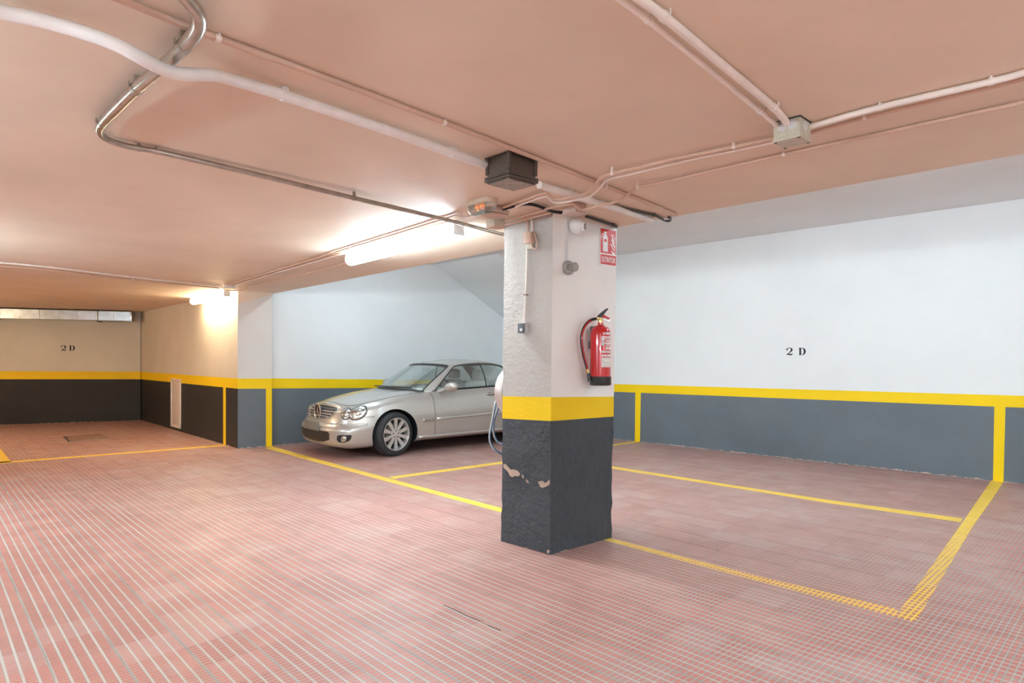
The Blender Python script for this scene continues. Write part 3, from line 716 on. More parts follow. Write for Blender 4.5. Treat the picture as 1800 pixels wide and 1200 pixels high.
# access hatch on the alcove side wall
c0, c1 = plC.hit(302, 708), plC.hit(318.5, 708); wdt = (c1-c0).to_2d().length; mm = (c0+c1)/2
z0, z1 = plC.hit(310, 751).z, plC.hit(310, 665.5).z
ht = thing('access_hatch', 'tall narrow pinkish white hatch door on the dark alcove wall', 'hatch', plC.mat(V((mm.x, mm.y, z0))))
bm = bmesh.new(); hh = z1-z0
for s in (-1, 1): box(bm, (s*(wdt/2-.03), .012, hh/2), (.06, .024, hh), bev=.003)
for z_ in (.03, hh-.03): box(bm, (0, .012, z_), (wdt, .024, .06), bev=.003)
part('frame', bm, 'conduit_pale', ht, .6)
bm = bmesh.new(); box(bm, (0, .010, hh/2), (wdt-.13, .012, hh-.13), bev=.002); part('door', bm, 'hatch', ht, .6)
bm = bmesh.new()
for z_ in (.25, hh*.5, hh-.25): cyl(bm, (wdt/2-.05, .028, z_-.03), (wdt/2-.05, .028, z_+.03), .008, n=8)
part('hinge', bm, 'metal', ht, .6)

# ------------------------------------------------------------ fittings on the pillar
def pthing(name, label, cat, pl, px, py, off=0):
    return thing(name, label, cat, pl.mat(pl.hit(px, py, off)))
def loc(t, pl, px, py, off): return t.matrix_world.inverted() @ pl.hit(px, py, off)
# left face: twin conduits, small box, drop conduit, switch
t = pthing('connection_box', 'small pink connection box high on the rough left face of the pillar', 'electrical box', plL, 934, 422)
sgn = 1
bm = bmesh.new(); box(bm, (0, .022, .012), (.075, .042, .085), bev=.006); box(bm, (0, .016, -.045), (.06, .03, .05), bev=.005, mi=1); box(bm, (0, .046, .012), (.07, .006, .08), bev=.002)
part('body', bm, ['conduit_p', 'beigeg'], t, .6)
bm = bmesh.new()
tube(bm, cr([loc(t, plL, *p) for p in ((940, 410, .02), (944, 428, .03), (943, 437, .03), (937, 436, .03), (934, 430, .03))], 5), .007, 8)
part('looped_cable', bm, 'conduit_p', t, 1.0)
for k, (pp, lb) in enumerate((([(895, 368, .10), (908, 374, .07), (918, 379, .035), (926, 386, .02), (928, 398, .014), (928, 410, .014)], 'outer'), ([(897, 372, .12), (912, 374, .08), (924, 378, .03), (934, 386, .02), (935.5, 398, .014), (935.5, 410, .014)], 'inner'))):
    bm = bmesh.new(); tube(bm, cr([plL.hit(*p) for p in pp], 5), .008, 10)
    tag(link('surface_conduit', bm, 'conduit_pale' if k else 'conduit_p', smooth=1.0), lb+' short conduit bending down the left pillar face to its small box', 'conduit')
bm = bmesh.new(); tube(bm, [plL.hit(*p) for p in ((927, 434, .009), (925, 500, .009), (922, 568, .009))], .0075, 10)
o = tag(link('surface_conduit', bm, 'conduit_pale', smooth=1.0), 'thin vertical conduit dropping to the light switch on the pillar', 'conduit')
bm = bmesh.new(); box(bm, (0, 0, 0), (.03, .022, .008)); cm_ = link('clip', bm, 'rust', mx=plL.mat(plL.hit(924.5, 518, .01))); cm_.parent = o
t = pthing('light_switch', 'grey and white surface light switch on the left face of the pillar', 'switch', plL, 924, 577)
bm = bmesh.new(); box(bm, (0, .022, 0), (.07, .044, .078), bev=.005); part('box', bm, 'lgrey', t, .6)
bm = bmesh.new(); box(bm, (0, .048, 0), (.064, .012, .072), bev=.006)
rk = part('rocker', bm, 'dgrey', t, .6); bm = bmesh.new(); box(bm, (-.004, .055, -.012), (.022, .003, .02)); part('label_plate', bm, 'wplastic', rk)
# right face: conduit, detector, dome camera
bm = bmesh.new(); tube(bm, [plR.hit(*p) for p in ((996.5, 384, .010), (996.5, 420, .010), (997, 459, .010))], .0085, 10)
tag(link('surface_conduit', bm, 'lgrey', smooth=1.0), 'grey vertical conduit dropping to the round socket on the pillar', 'conduit')
t = pthing('industrial_socket', 'round grey weatherproof socket on the smooth pillar face under the camera', 'socket', plR, 997, 471)
Ry = Matrix.Rotation(-PI/2, 4, 'X')
bm = bmesh.new(); lathe(bm, [(0, 0), (.05, 0), (.052, .008), (.05, .026), (.044, .034), (0, .034)], 28, Ry); part('base', bm, 'greyp', t, .6)
bm = bmesh.new(); lathe(bm, [(0, .03), (.030, .03), (.030, .06), (.034, .062), (.034, .085), (.028, .09), (0, .09)], 8, Ry); part('screw_cap', bm, 'greyp', t, .6)
bm = bmesh.new(); box(bm, (.02, .036, -.03), (.03, .006, .012)); part('label_plate', bm, 'lgrey', t)
t = thing('dome_camera', 'white dome security camera on the pillar under its box', 'camera', plR.mat(plR.hit(1014, 398, .045)))
bm = bmesh.new(); cyl(bm, (0, -.045, .012), (0, -.02, .012), .045, n=24); bmesh.ops.create_uvsphere(bm, u_segments=28, v_segments=16, radius=.057)
part('housing', bm, 'wplastic', t, 1.0)
lookd = V((.42 if t.matrix_world.to_3x3().col[0].x > 0 else -.42, .90, -.08)).normalized()
bm = bmesh.new(); cyl(bm, lookd*.035, lookd*.062, .032, .029, n=24, mi=0); cyl(bm, lookd*.05, lookd*.065, .022, .022, n=20, mi=1); cyl(bm, lookd*.055, lookd*.067, .009, n=16, mi=2)
part('camera_lens', bm, ['wplastic', 'dgrey', 'lgrey'], t, .6)
# sign
plS = Plane(b0.lerp(t0, .93), br.lerp(tr, .93))
c = [plS.hit(*p, .003) for p in ((1055, 399), (1082.6, 399), (1055, 464))]
sw, sh = (c[1]-c[0]).to_2d().length, c[0].z-c[2].z
mx = plS.mat(V((c[0].x, c[0].y, c[2].z)))
if mx.to_3x3().col[0].x < 0: mx = mx @ Matrix.Rotation(PI, 4, 'Z')
sg = thing('fire_extinguisher_sign', 'red and white extinguisher sign at the top of the pillar', 'sign', mx)
yo = -1 if (mx.to_3x3().col[1].dot(plS.n) < 0) else 1
def sx(u): return u*sw
def sz(v_): return v_*sh
bm = bmesh.new(); box(bm, (sw/2, 0, sh/2), (sw+.008, .003, sh+.008)); part('panel', bm, 'signwhite', sg)
bm = bmesh.new(); box(bm, (sw/2, yo*.002, sh*.645), (sw*.97, .001, sh*.66)); box(bm, (sw/2, yo*.002, sh*.145), (sw*.97, .001, sh*.265)); part('red_field', bm, 'signred', sg)
def poly(bm, pts, y0=.0026, d=.0008):
    a = [V((sx(x), yo*y0, sz(z_))) for x, z_ in pts]; slab_on(bm, a, d, V((0, yo, 0)))
bm = bmesh.new()
poly(bm, [(.16, .36), (.46, .36), (.46, .72), (.44, .77), (.38, .815), (.345, .83), (.345, .86), (.25, .86), (.25, .83), (.20, .80), (.16, .75)])
for a, b in (((.22, .86), (.40, .89)), ((.25, .885), (.38, .905))): poly(bm, [a, (b[0], a[1]), b, (a[0], b[1])])
poly(bm, [(.22, .86), (.14, .84), (.08, .79), (.05, .70), (.08, .70), (.11, .78), (.16, .82), (.22, .84)])
o = part('extinguisher_symbol', bm, 'signwhite', sg)
bm = bmesh.new(); poly(bm, [(.22, .62), (.40, .62), (.40, .70), (.22, .70)], .0032); part('symbol_label', bm, 'signred', sg)
bm = bmesh.new()
for q in ([(.66, .84), (.70, .82), (.74, .74), (.84, .66), (.92, .60), (.92, .64), (.84, .72), (.78, .80), (.76, .86)],
          [(.80, .86), (.84, .84), (.88, .76), (.94, .68), (.94, .74), (.90, .80), (.86, .87)],
          [(.68, .68), (.72, .68), (.78, .58), (.88, .52), (.93, .46), (.93, .55), (.84, .62), (.74, .72), (.70, .72)],
          [(.60, .56), (.68, .56), (.74, .48), (.84, .42), (.92, .38), (.90, .44), (.80, .50), (.74, .58), (.66, .60)],
          [(.68, .42), (.74, .40), (.82, .37), (.92, .36), (.93, .32), (.84, .31), (.76, .33), (.70, .37)]): poly(bm, q)
part('flame_symbol', bm, 'signwhite', sg)
def textmesh(s, size, bold=.0):
    cu = bpy.data.curves.new('t', 'FONT'); cu.body = s; cu.size = size; cu.offset = bold; cu.extrude = .0004
    ob = bpy.data.objects.new('t', cu); C.objects.link(ob); bpy.context.view_layer.update()
    me = bpy.data.meshes.new_from_object(ob.evaluated_get(bpy.context.evaluated_depsgraph_get()))
    bpy.data.objects.remove(ob); return me
def text_part(s, width, height, origin, mx3, parent, matk, name, bold=.0):
    me = textmesh(s, 1.0, bold)
    xs = [v.co.x for v in me.vertices]; ys = [v.co.y for v in me.vertices]
    for v in me.vertices:
        x = (v.co.x-min(xs))/(max(xs)-min(xs))*width if False else (v.co.x-XM)/(1)*1 if False else v.co.x
    x0, x1, y0, y1 = min(xs), max(xs), min(ys), max(ys)
    for v in me.vertices:
        x = (v.co.x-x0)/(x1-x0)*width; y = (v.co.y-y0)/(y1-y0)*height; z = v.co.z*1.0
        v.co = V(origin)+mx3 @ V((x, y, z))
    me.materials.clear(); me.materials.append(M[matk])
    o = bpy.data.objects.new(name, me); C.objects.link(o); o.parent = parent; return o
text_part('EXTINTOR', sw*.86, sh*.15, (sw*.07, yo*.003, sh*.07), Matrix(((1, 0, 0), (0, 0, yo), (0, 1, 0))), sg, 'signwhite', 'lettering', .015)

# ------------------------------------------------------------ fire extinguisher
def cylpos(pl, px, py, off): return pl.hit(px, py, off)
pe = plR.hit(1055.5, 677, .098)
ex = thing('fire_extinguisher', 'red fire extinguisher with black base and hose hung on the pillar', 'fire extinguisher', plR.mat(pe))
ixs = 1 if ex.matrix_world.to_3x3().col[0].x > 0 else -1     # +x on screen right
R_ = .076
bm = bmesh.new(); lathe(bm, [(0, .03), (R_, .03), (R_, .37), (R_*.97, .395), (R_*.86, .418), (R_*.62, .436), (R_*.35, .446), (.02, .448), (.02, .462), (0, .462)], 40); part('cylinder', bm, 'red', ex, .9)
bm = bmesh.new(); lathe(bm, [(0, 0), (R_*.96, 0), (R_+.003, .006), (R_+.003, .066), (R_-.002, .068)], 40); part('base_skirt', bm, 'blackp', ex, .9)
bm = bmesh.new(); cyl(bm, (0, 0, .455), (0, 0, .50), .017, .015, n=16); box(bm, (-ixs*.012, 0, .492), (.05, .022, .018), bev=.003); cyl(bm, (-ixs*.02, 0, .492), (-ixs*.05, 0, .492), .010, n=12)
part('valve', bm, 'brass', ex, .6)
bm = bmesh.new()   # upper lever rising to the right
slab_on(bm, [V((ixs*x, -.009, z)) for x, z in ((-.028, .500), (-.02, .517), (.022, .545), (.075, .573), (.078, .566), (.05, .545), (.026, .522), (.012, .500))], .018, V((0, 1, 0)))
part('lever', bm, 'blackp', ex)
bm = bmesh.new(); slab_on(bm, [V((ixs*x, -.011, z)) for x, z in ((.012, .512), (.03, .522), (.095, .500), (.094, .492), (.03, .500), (.012, .497))], .022, V((0, 1, 0)))
part('carry_handle', bm, 'red', ex)
bm = bmesh.new(); tube(bm, cr([(ixs*.02, .015, .492), (ixs*.05, .02, .478), (ixs*.08, .018, .480), (ixs*.092, .012, .494)], 6), .0012, 6); part('safety_pin', bm, 'metal', ex)
bm = bmesh.new()
hp = [(-.045, 0, .492), (-.085, -.018, .480), (-.125, -.032, .445), (-.152, -.042, .390), (-.158, -.044, .33), (-.142, -.045, .25), (-.118, -.044, .175), (-.098, -.040, .120), (-.094, -.038, .10)]
tube(bm, cr([(ixs*x, y, z) for x, y, z in hp], 6), .0105, 12); hs = part('hose', bm, 'black', ex, 1.0)
bm = bmesh.new(); cyl(bm, (-ixs*.098, -.040, .120), (-ixs*.092, -.036, .094), .013, n=14); part('ferrule', bm, 'brass', hs, .6)
bm = bmesh.new(); cyl(bm, (-ixs*.092, -.036, .096), (-ixs*.084, -.030, .030), .011, .015, n=14); part('nozzle', bm, 'blackp', hs, .6)
bm = bmesh.new(); cy_ = []
tube(bm, cr([(ixs*(x-.004), y+.008, z) for x, y, z in hp[1:8]], 5), .004, 6); part('hose_stripe', bm, 'red', hs, 1.0)
bm = bmesh.new(); box(bm, (0, -.088, .30), (.05, .018, .06), bev=.002); box(bm, (0, -.082, .36), (.03, .012, .16), bev=.002); part('wall_bracket', bm, 'darkmetal', ex, .6)
# labels wrapped on the cylinder
angv = math.atan2((ex.matrix_world.inverted().to_3x3() @ V((-pe.x, -pe.y, 0))).y, (ex.matrix_world.inverted().to_3x3() @ V((-pe.x, -pe.y, 0))).x)
def wrap(bm, a0, a1, z0, z1, r=R_+.0008, n=10, mi=0):
    A = []; B = []
    for k in range(n+1):
        a = angv-ixs*(a0+(a1-a0)*k/n)
        A.append(bm.verts.new((r*math.cos(a), r*math.sin(a), z0))); B.append(bm.verts.new((r*math.cos(a), r*math.sin(a), z1)))
    for k in range(n): bm.faces.new([A[k], A[k+1], B[k+1], B[k]]).material_index = mi
bm = bmesh.new()
for (z0, z1, a0, a1, mi) in ((.375, .388, .25, .45, 0), (.373, .390, .52, 1.25, 0), (.352, .360, .1, 1.25, 0), (.292, .350, .1, .38, 0), (.338, .348, .42, 1.25, 0), (.322, .334, .5, 1.2, 0), (.305, .316, .42, 1.25, 0), (.292, .301, .5, 1.2, 0),
    (.262, .286, .5, .62, 0), (.262, .286, .68, .85, 0), (.262, .286, .92, 1.25, 0), (.240, .254, .1, 1.25, 0), (.212, .228, .1, .30, 0), (.212, .228, .36, 1.25, 0), (.135, .206, .1, 1.25, 0)):
    wrap(bm, a0, a1, z0, z1, mi=mi)
bmesh.ops.recalc_face_normals(bm, faces=bm.faces)
lb = part('label', bm, 'labelw', ex); lb['label'] = 'white printed instructions on the red cylinder'
bm = bmesh.new()
for z_ in (.200, .1955, .172, .168, .160, .152, .146, .141, .246, .250): wrap(bm, .18, 1.2, z_-.0011, z_+.0008, R_+.0014)
for (z0, z1, a0, a1) in ((.176, .190, .22, .32), (.315, .330, .15, .32), (.300, .308, .15, .34), (.338, .344, .5, 1.1), (.214, .226, .5, .54), (.214, .226, .62, .66), (.214, .226, .78, .82)): wrap(bm, a0, a1, z0, z1, R_+.0014, 3)
part('print', bm, 'labelt', lb)

# ------------------------------------------------------------ hose reel on the hidden face of the pillar
nb = Plane(bl.lerp(tl, .45), bb_.lerp(tb_, .45), toward=V((-3, 12, 1)))
cl_ = bl.lerp(tl, .45); ctr = cl_+nb.e*.21+nb.n*.075; ctr.z = 1.135
if (bb_-bl).dot(nb.e) < 0: ctr = cl_-nb.e*.21+nb.n*.075; ctr.z = 1.135
rl = thing('hose_reel', 'silvery hose reel drum showing past the far left edge of the pillar', 'hose reel', nb.mat(ctr))
bm = bmesh.new(); lathe(bm, [(0, -.07), (.10, -.07), (.10, -.05), (.20, -.05), (.206, -.04), (.206, .03), (.19, .05), (.13, .062), (0, .065)], 40, Ry); part('drum', bm, 'reel', rl, .9)
bm = bmesh.new(); cyl(bm, (0, .06, 0), (0, .085, 0), .02, n=14); part('hub', bm, 'darkmetal', rl, .6)
def pix_at(px, py, Y): 
    r = ray(px, py); return V((0, 0, EYE))+r*Y
for k, (pp) in enumerate(([(886, 668, 5.02), (879, 684, 4.98), (872, 705, 4.95), (867.5, 728, 4.93), (864.5, 745, 4.92), (861, 762, 4.92), (861.5, 776, 4.92), (868, 788, 4.93), (877, 795, 4.95), (890, 802, 4.98)],
                        [(887, 682, 5.03), (882.5, 698, 5.0), (876, 716, 4.97), (869.5, 735, 4.95), (867.5, 752, 4.95), (869.5, 767, 4.95), (876, 777, 4.97), (884, 780.5, 4.98), (892, 781, 5.0)])):
    bm = bmesh.new(); pts = cr([pix_at(*p) for p in pp], 6); tube(bm, pts, .0085, 10)
    o = tag(link('garden_hose', bm, 'hose', smooth=1.0), ('outer longer' if k == 0 else 'inner shorter')+' loop of blue hose hanging beside the pillar', 'hose')
    bm = bmesh.new(); tube(bm, [p+V((-.004, -.006, .002)) for p in pts], .0045, 6); s_ = link('pale_stripe', bm, 'hosew', smooth=1.0); s_.parent = o
# ------------------------------------------------------------ car (local frame: x back from the nose, y to the car's right, z up)
AL = math.radians(40)
car = thing('coupe_car', 'silver two-door coupe parked nose-out in the bay behind the pillar', 'car', Matrix.Translation((-2.824, 9.01, 0)) @ Matrix.Rotation(AL, 4, 'Z'))
CL = 4.38
def crv(pts, n_per):                                 # Catmull-Rom through control points, returns samples at idx k/n_per
    return cr([V(p) for p in pts], n_per)
OUT = [(-.06, 0, 0), (-.050, -.25, 0), (-.018, -.47, 0), (.05, -.66, 0), (.18, -.785, 0), (.45, -.838, 0), (.82, -.855, 0), (1.45, -.862, 0), (2.3, -.868, 0), (3.0, -.866, 0), (3.5, -.85, 0), (3.9, -.815, 0), (4.18, -.74, 0), (4.31, -.60, 0), (4.36, -.40, 0), (4.38, -.2, 0), (4.38, 0, 0)]
NP = 10
outl = crv(OUT, NP)
def interp(tab, x):
    if x <= tab[0][0]: return tab[0][1]
    for (a, b), (c, d) in zip(tab, tab[1:]):
        if x <= c:
            t = (x-a)/(c-a); t = t*t*(3-2*t) if False else t
            return b+(d-b)*t
    return tab[-1][1]
ZB = [(-.1, .165), (.15, .150), (.5, .155), (1.2, .185), (3.2, .19), (4.38, .24)]
ZS = [(0, .700), (.10, .700), (.25, .715), (.5, .765), (.82, .82), (1.2, .868), (1.5, .895), (2.2, .915), (3.0, .945), (3.6, .955), (4.1, .945), (4.38, .90)]
ZC = [(0, .725), (.2, .765), (.5, .825), (.9, .885), (1.25, .925), (1.6, .93), (3.5, .97), (4.1, .975), (4.38, .90)]
TS = [0, .03, .08, .16, .25, .33, .40, .46, .52, .60, .68, .76, .84, .90, .95, 1.0]
IS = [(0, .10), (.03, .05), (.08, .022), (.16, .012), (.33, .006), (.46, .0), (.52, .0), (.60, .004), (.76, .022), (.9, .05), (1, .11)]
IF = [(0, .10), (.03, .055), (.08, .028), (.16, .012), (.25, .004), (.33, .0), (.46, .0), (.52, .014), (.60, .068), (.68, .078), (.76, .09), (.9, .12), (1, .19)]
IR = [(0, .14), (.08, .06), (.25, .01), (.46, 0), (.55, .03), (.8, .06), (1, .12)]
def smooth(a, b, x):
    t = min(1, max(0, (x-a)/(b-a))); return t*t*(3-2*t)
def halfbody():
    rows = []
    n = len(outl)
    nor = []
    for i, p in enumerate(outl):
        t = outl[min(i+1, n-1)]-outl[max(i-1, 0)]; nn = V((-t.y, t.x, 0)).normalized()   # inward
        if i in (0, n-1): nn = V((1 if i == 0 else -1, 0, 0))
        if nn.dot(V((2.2, 0, 0))-p) < 0: nn = -nn
        nor.append(nn)
    for t in TS:
        R = []
        for p, nn in zip(outl, nor):
            s = p.x
            wf = 1-smooth(.12, .62, s); wr = smooth(3.7, 4.2, s)
            ins = interp(IS, t)*(1-wf)*(1-wr)+interp(IF, t)*wf+interp(IR, t)*wr
            zb_, zs_ = interp(ZB, s), interp(ZS, s)
            q = p+nn*ins
            R.append(V((q.x, min(q.y, 0), zb_+(zs_-zb_)*t)))
        R[0].y = 0; R[-1].y = 0
        rows.append(R)
    for k in (.04, .10, .18, .30, .44, .58, .72, .86, 1.0):
        R = []
        for q in rows[len(TS)-1]:
            s = q.x; zc_ = max(interp(ZC, s), q.z)
            y = q.y*(1-k)
            z = q.z+(zc_-q.z)*(1-(1-k)**2.4)
            # raised edge along the hood
            if s < 1.4: z += .012*math.exp(-((abs(y)-.50)/.09)**2)*smooth(.35, .8, s)*(1 if abs(q.y) > .5 else 0)
            R.append(V((s, y, z)))
        rows.append(R)
    return rows
hb = halfbody()
bm = bmesh.new(); n = len(outl)
L_ = [[bm.verts.new(v) for v in R] for R in hb]
R_s = [[bm.verts.new((v.x, -v.y, v.z)) if abs(v.y) > 1e-6 else L_[i][j] for j, v in enumerate(R)] for i, R in enumerate(hb)]
def quads(G, flip, mi=0):
    for i in range(len(G)-1):
        for j in range(len(G[0])-1):
            q = [G[i][j], G[i][j+1], G[i+1][j+1], G[i+1][j]]; u = []
            for v in q:
                if v not in u: u.append(v)
            if len(u) < 3: continue
            try: bm.faces.new(u[::-1] if flip else u)
            except ValueError: pass
quads(L_, False); quads(R_s, True)
bmesh.ops.remove_doubles(bm, verts=bm.verts, dist=.0004)
bnd = [e for e in bm.edges if len(e.link_faces) == 1]
if bnd: bmesh.ops.holes_fill(bm, edges=bnd, sides=0)
bmesh.ops.recalc_face_normals(bm, faces=bm.faces)
# interior well under the greenhouse
WX = (1.42, 3.45)
def inwell(x, y): return WX[0] < x < WX[1] and abs(y) < .66-.10*smooth(3.0, 3.45, x)
for v in bm.verts:
    if v.co.z > .80 and inwell(v.co.x, v.co.y): v.co.z = .62
for f in bm.faces:
    if any(v.co.z < .63 and inwell(v.co.x, v.co.y) and v.co.z > .6 for v in f.verts) and f.calc_center_median().z > .55: f.material_index = 2
body = part('body', bm, ['paint', 'trimdark', 'cabin'], car, .75)
AX = (.82, 3.36); TR = .316
def cutter(fn):
    b2 = bmesh.new(); fn(b2)
    me = bpy.data.meshes.new('cut'); b2.to_mesh(me); b2.free()
    for k in ('paint', 'trimdark', 'cabin'): me.materials.append(M[k])
    for p in me.polygons: p.material_index = 1
    o = bpy.data.objects.new('cut', me); C.objects.link(o); return o
def cf(b2):
    for ax in AX:
        for s in (-1, 1): cyl(b2, (ax, s*.56, TR), (ax, s*1.0, TR), .358, n=48)
cu = cutter(cf); cu.parent = car; bpy.context.view_layer.update()
md = body.modifiers.new('b', 'BOOLEAN'); md.operation = 'DIFFERENCE'; md.object = cu; md.solver = 'EXACT'
bpy.context.view_layer.update()
me2 = bpy.data.meshes.new_from_object(body.evaluated_get(bpy.context.evaluated_depsgraph_get()))
body.modifiers.clear(); old = body.data; body.data = me2; me2.name = 'body'; bpy.data.objects.remove(cu)
for p in me2.polygons: p.use_smooth = True
me2.set_sharp_from_angle(angle=.6)
bvh = BVHTree.FromPolygons([v.co.copy() for v in me2.vertices], [tuple(p.vertices) for p in me2.polygons])
def proj(o, d):
    r = bvh.ray_cast(V(o), V(d).normalized()); return (r[0], r[1]) if r[0] is not None else (None, None)
FR = V((1, 0, 0)); SD = V((0, 1, 0))
def frame_proj(kind, u, v):                          # front: u=y, v=z; side: u=x, v=z; diag: corner direction; top: u=x, v=y
    if kind == 'front': return proj((-1, u, v), FR)
    if kind == 'side': return proj((u, -2, v), SD)
    if kind == 'rside': return proj((u, 2, v), -SD)
    if kind == 'top': return proj((u, v, 3), (0, 0, -1))
    if kind[0] == 'diag':
        a = kind[1]; d = V((math.cos(a), math.sin(a), 0)); o = V((.25, -.60, 0))-d*2; s = V((math.sin(a), -math.cos(a), 0))
        if kind[2] < 0:
            h, nn = proj((o.x+s.x*u, o.y+s.y*u, v), d)
            return h, nn
        h, nn = proj((o.x+s.x*u, -(o.y+s.y*u), v), (d.x, -d.y, 0)); return h, nn
def patch(bm, kind, outline, eps=.004, bulge=0, rings=6, mi=0, recess=False):
    cu_ = sum(p[0] for p in outline)/len(outline); cv_ = sum(p[1] for p in outline)/len(outline)
    G = []
    for k in range(1, rings+1):
        r = k/rings; row = []
        for (u, v) in outline:
            h, nn = frame_proj(kind, cu_+(u-cu_)*r, cv_+(v-cv_)*r)
            if h is None: return
            row.append(bm.verts.new(h+nn*(eps+bulge*(1-r*r))))
        G.append(row)
    h, nn = frame_proj(kind, cu_, cv_); c = bm.verts.new(h+nn*(eps+bulge)); m_ = len(outline)
    fs = [bm.faces.new([c, G[0][i], G[0][(i+1) % m_]]) for i in range(m_)]
    for k in range(rings-1): fs += [bm.faces.new([G[k][i], G[k+1][i], G[k+1][(i+1) % m_], G[k][(i+1) % m_]]) for i in range(m_)]
    skirt = [bm.verts.new(v.co-((frame_proj(kind, *outline[i])[1] or V((0, 0, 0)))*(eps+.006))) for i, v in enumerate(G[-1])]
    fs += [bm.faces.new([G[-1][i], skirt[i], skirt[(i+1) % m_], G[-1][(i+1) % m_]]) for i in range(m_)]
    for f in fs: f.material_index = mi
    bmesh.ops.recalc_face_normals(bm, faces=fs)
def ell(cu_, cv_, a, b, rot=0, n=28): return [(cu_+a*math.cos(t)*math.cos(rot)-b*math.sin(t)*math.sin(rot), cv_+a*math.cos(t)*math.sin(rot)+b*math.sin(t)*math.cos(rot)) for t in [2*PI*k/n for k in range(n)]]
def strip(bm, kind, pts, r, n=8, off=0, k=5, mi=0, flat=1):
    P = []
    for p in cr([V((p[0], p[1], 0)) for p in pts], k) if len(pts) > 2 else [V((pts[0][0]+(pts[1][0]-pts[0][0])*i/12, pts[0][1]+(pts[1][1]-pts[0][1])*i/12, 0)) for i in range(13)]:
        h, nn = frame_proj(kind, p.x, p.y)
        if h is not None: P.append(h+nn*off)
    if len(P) > 1: tube(bm, P, r, n, mi)
def dense(o, m_=4):
    out = []
    for i, p in enumerate(o):
        q = o[(i+1) % len(o)]; out += [(p[0]+(q[0]-p[0])*k/m_, p[1]+(q[1]-p[1])*k/m_) for k in range(m_)]
    return out
# panel gaps
bm = bmesh.new()
for kd, sg_ in (('side', -1), ('rside', 1)):
    strip(bm, kd, [(1.475, .25), (1.475, .55), (1.465, .80), (1.45, .875)], .0035)
    strip(bm, kd, [(1.475, .25), (2.3, .255), (2.95, .27)], .0035)
    strip(bm, kd, [(2.95, .27), (2.99, .55), (2.97, .80), (2.95, .90)], .0035)
strip(bm, ('diag', math.radians(40), -1), [(-.05, .575), (.10, .578), (.22, .582), (.33, .585)], .0035)
for s in (-1, 1):
    strip(bm, 'top', [(.205, s*.30), (.23, s*.46), (.34, s*.60), (.6, s*.665), (1.0, s*.685), (1.32, s*.695)], .0035)
strip(bm, 'top', [(.205, -.30), (.20, 0), (.205, .30)], .0035)
part('panel_gap', bm, 'seam', car, True)
# headlights, twin ovals each side
for s in (-1, 1):
    kd = ('diag', math.radians(38), s)
    for (u, v, a, b, rot, nm) in ((.125, .643, .108, .092, .45, 'big'), (-.028, .628, .068, .074, .35, 'small')):
        bm = bmesh.new(); patch(bm, kd, ell(u, v, a+.008, b+.008, rot), .002, .0); hl = part('headlight', bm, 'trimdark', car, .9)
        hl['label'] = 'larger outer oval headlight' if nm == 'big' else 'smaller inner oval headlight'
        bm = bmesh.new(); patch(bm, kd, ell(u, v, a*.95, b*.95, rot), .0045, .004); part('reflector', bm, 'reflector', hl, True)
        bm = bmesh.new(); patch(bm, kd, ell(u, v, a, b, rot), .007, .022); part('lens', bm, 'lens', hl, True)
        bm = bmesh.new(); patch(bm, kd, ell(u+a*.10, v-b*.05, a*.42, b*.45, rot), .010, .012); part('bulb', bm, 'chrome', hl, True)
# grille
go = [(-.35, .565), (-.20, .545), (0, .540), (.20, .545), (.35, .565), (.42, .62), (.455, .672), (.38, .703), (.18, .716), (0, .721), (-.18, .716), (-.38, .703), (-.455, .672), (-.42, .62)]
bm = bmesh.new(); patch(bm, 'front', dense(go, 3), .004, 0, 5); gr = part('grille', bm, 'trimdark', car, .9)
bm = bmesh.new(); gp = [V(frame_proj('front', *p)[0])+V((-.008, 0, 0)) for p in dense(go, 3)]; tube(bm, gp+[gp[0]], .008, 8); part('grille_frame', bm, 'paint', gr, True)
for zz_, w_ in ((.683, .425), (.648, .415), (.613, .39), (.578, .35)):
    bm = bmesh.new()
    P = [frame_proj('front', -w_+2*w_*i/16, zz_)[0]+V((-.012, 0, 0)) for i in range(17)]
    for i in range(16):
        a, b = P[i], P[i+1]; slab_on(bm, [a+V((0, 0, -.010)), b+V((0, 0, -.010)), b+V((-.008, 0, .010)), a+V((-.008, 0, .010))], .008, V((1, 0, 0)))
    part('grille_slat', bm, 'rim', gr)
h = frame_proj('front', 0, .632)[0]; sc_ = V((h.x-.03, 0, .632))
bm = bmesh.new(); RS = .104
ringp = [sc_+V((0, RS*math.cos(t), RS*math.sin(t))) for t in [2*PI*k/40 for k in range(41)]]; tube(bm, ringp, .010, 8)
for k in range(3):
    a = PI/2+k*2*PI/3; e1 = V((0, math.cos(a), math.sin(a))); e2 = V((0, -math.sin(a), math.cos(a)))
    tip = sc_+e1*(RS-.002); l_ = sc_+e2*.018; r__ = sc_-e2*.018; mid = sc_+V((-.010, 0, 0)); back_ = sc_+V((.008, 0, 0))
    vs = [bm.verts.new(p) for p in (tip, l_, r__, mid, back_)]
    for q in ((0, 1, 3), (0, 3, 2), (0, 2, 4), (0, 4, 1), (1, 2, 3), (1, 4, 2)): bm.faces.new([vs[i] for i in q])
bmesh.ops.recalc_face_normals(bm, faces=bm.faces)
part('star_emblem', bm, 'chrome', gr, .5)
bm = bmesh.new(); cyl(bm, sc_+V((.004, 0, 0)), sc_+V((.028, 0, 0)), RS-.004, n=32); part('emblem_backing', bm, 'trimdark', gr, .6)
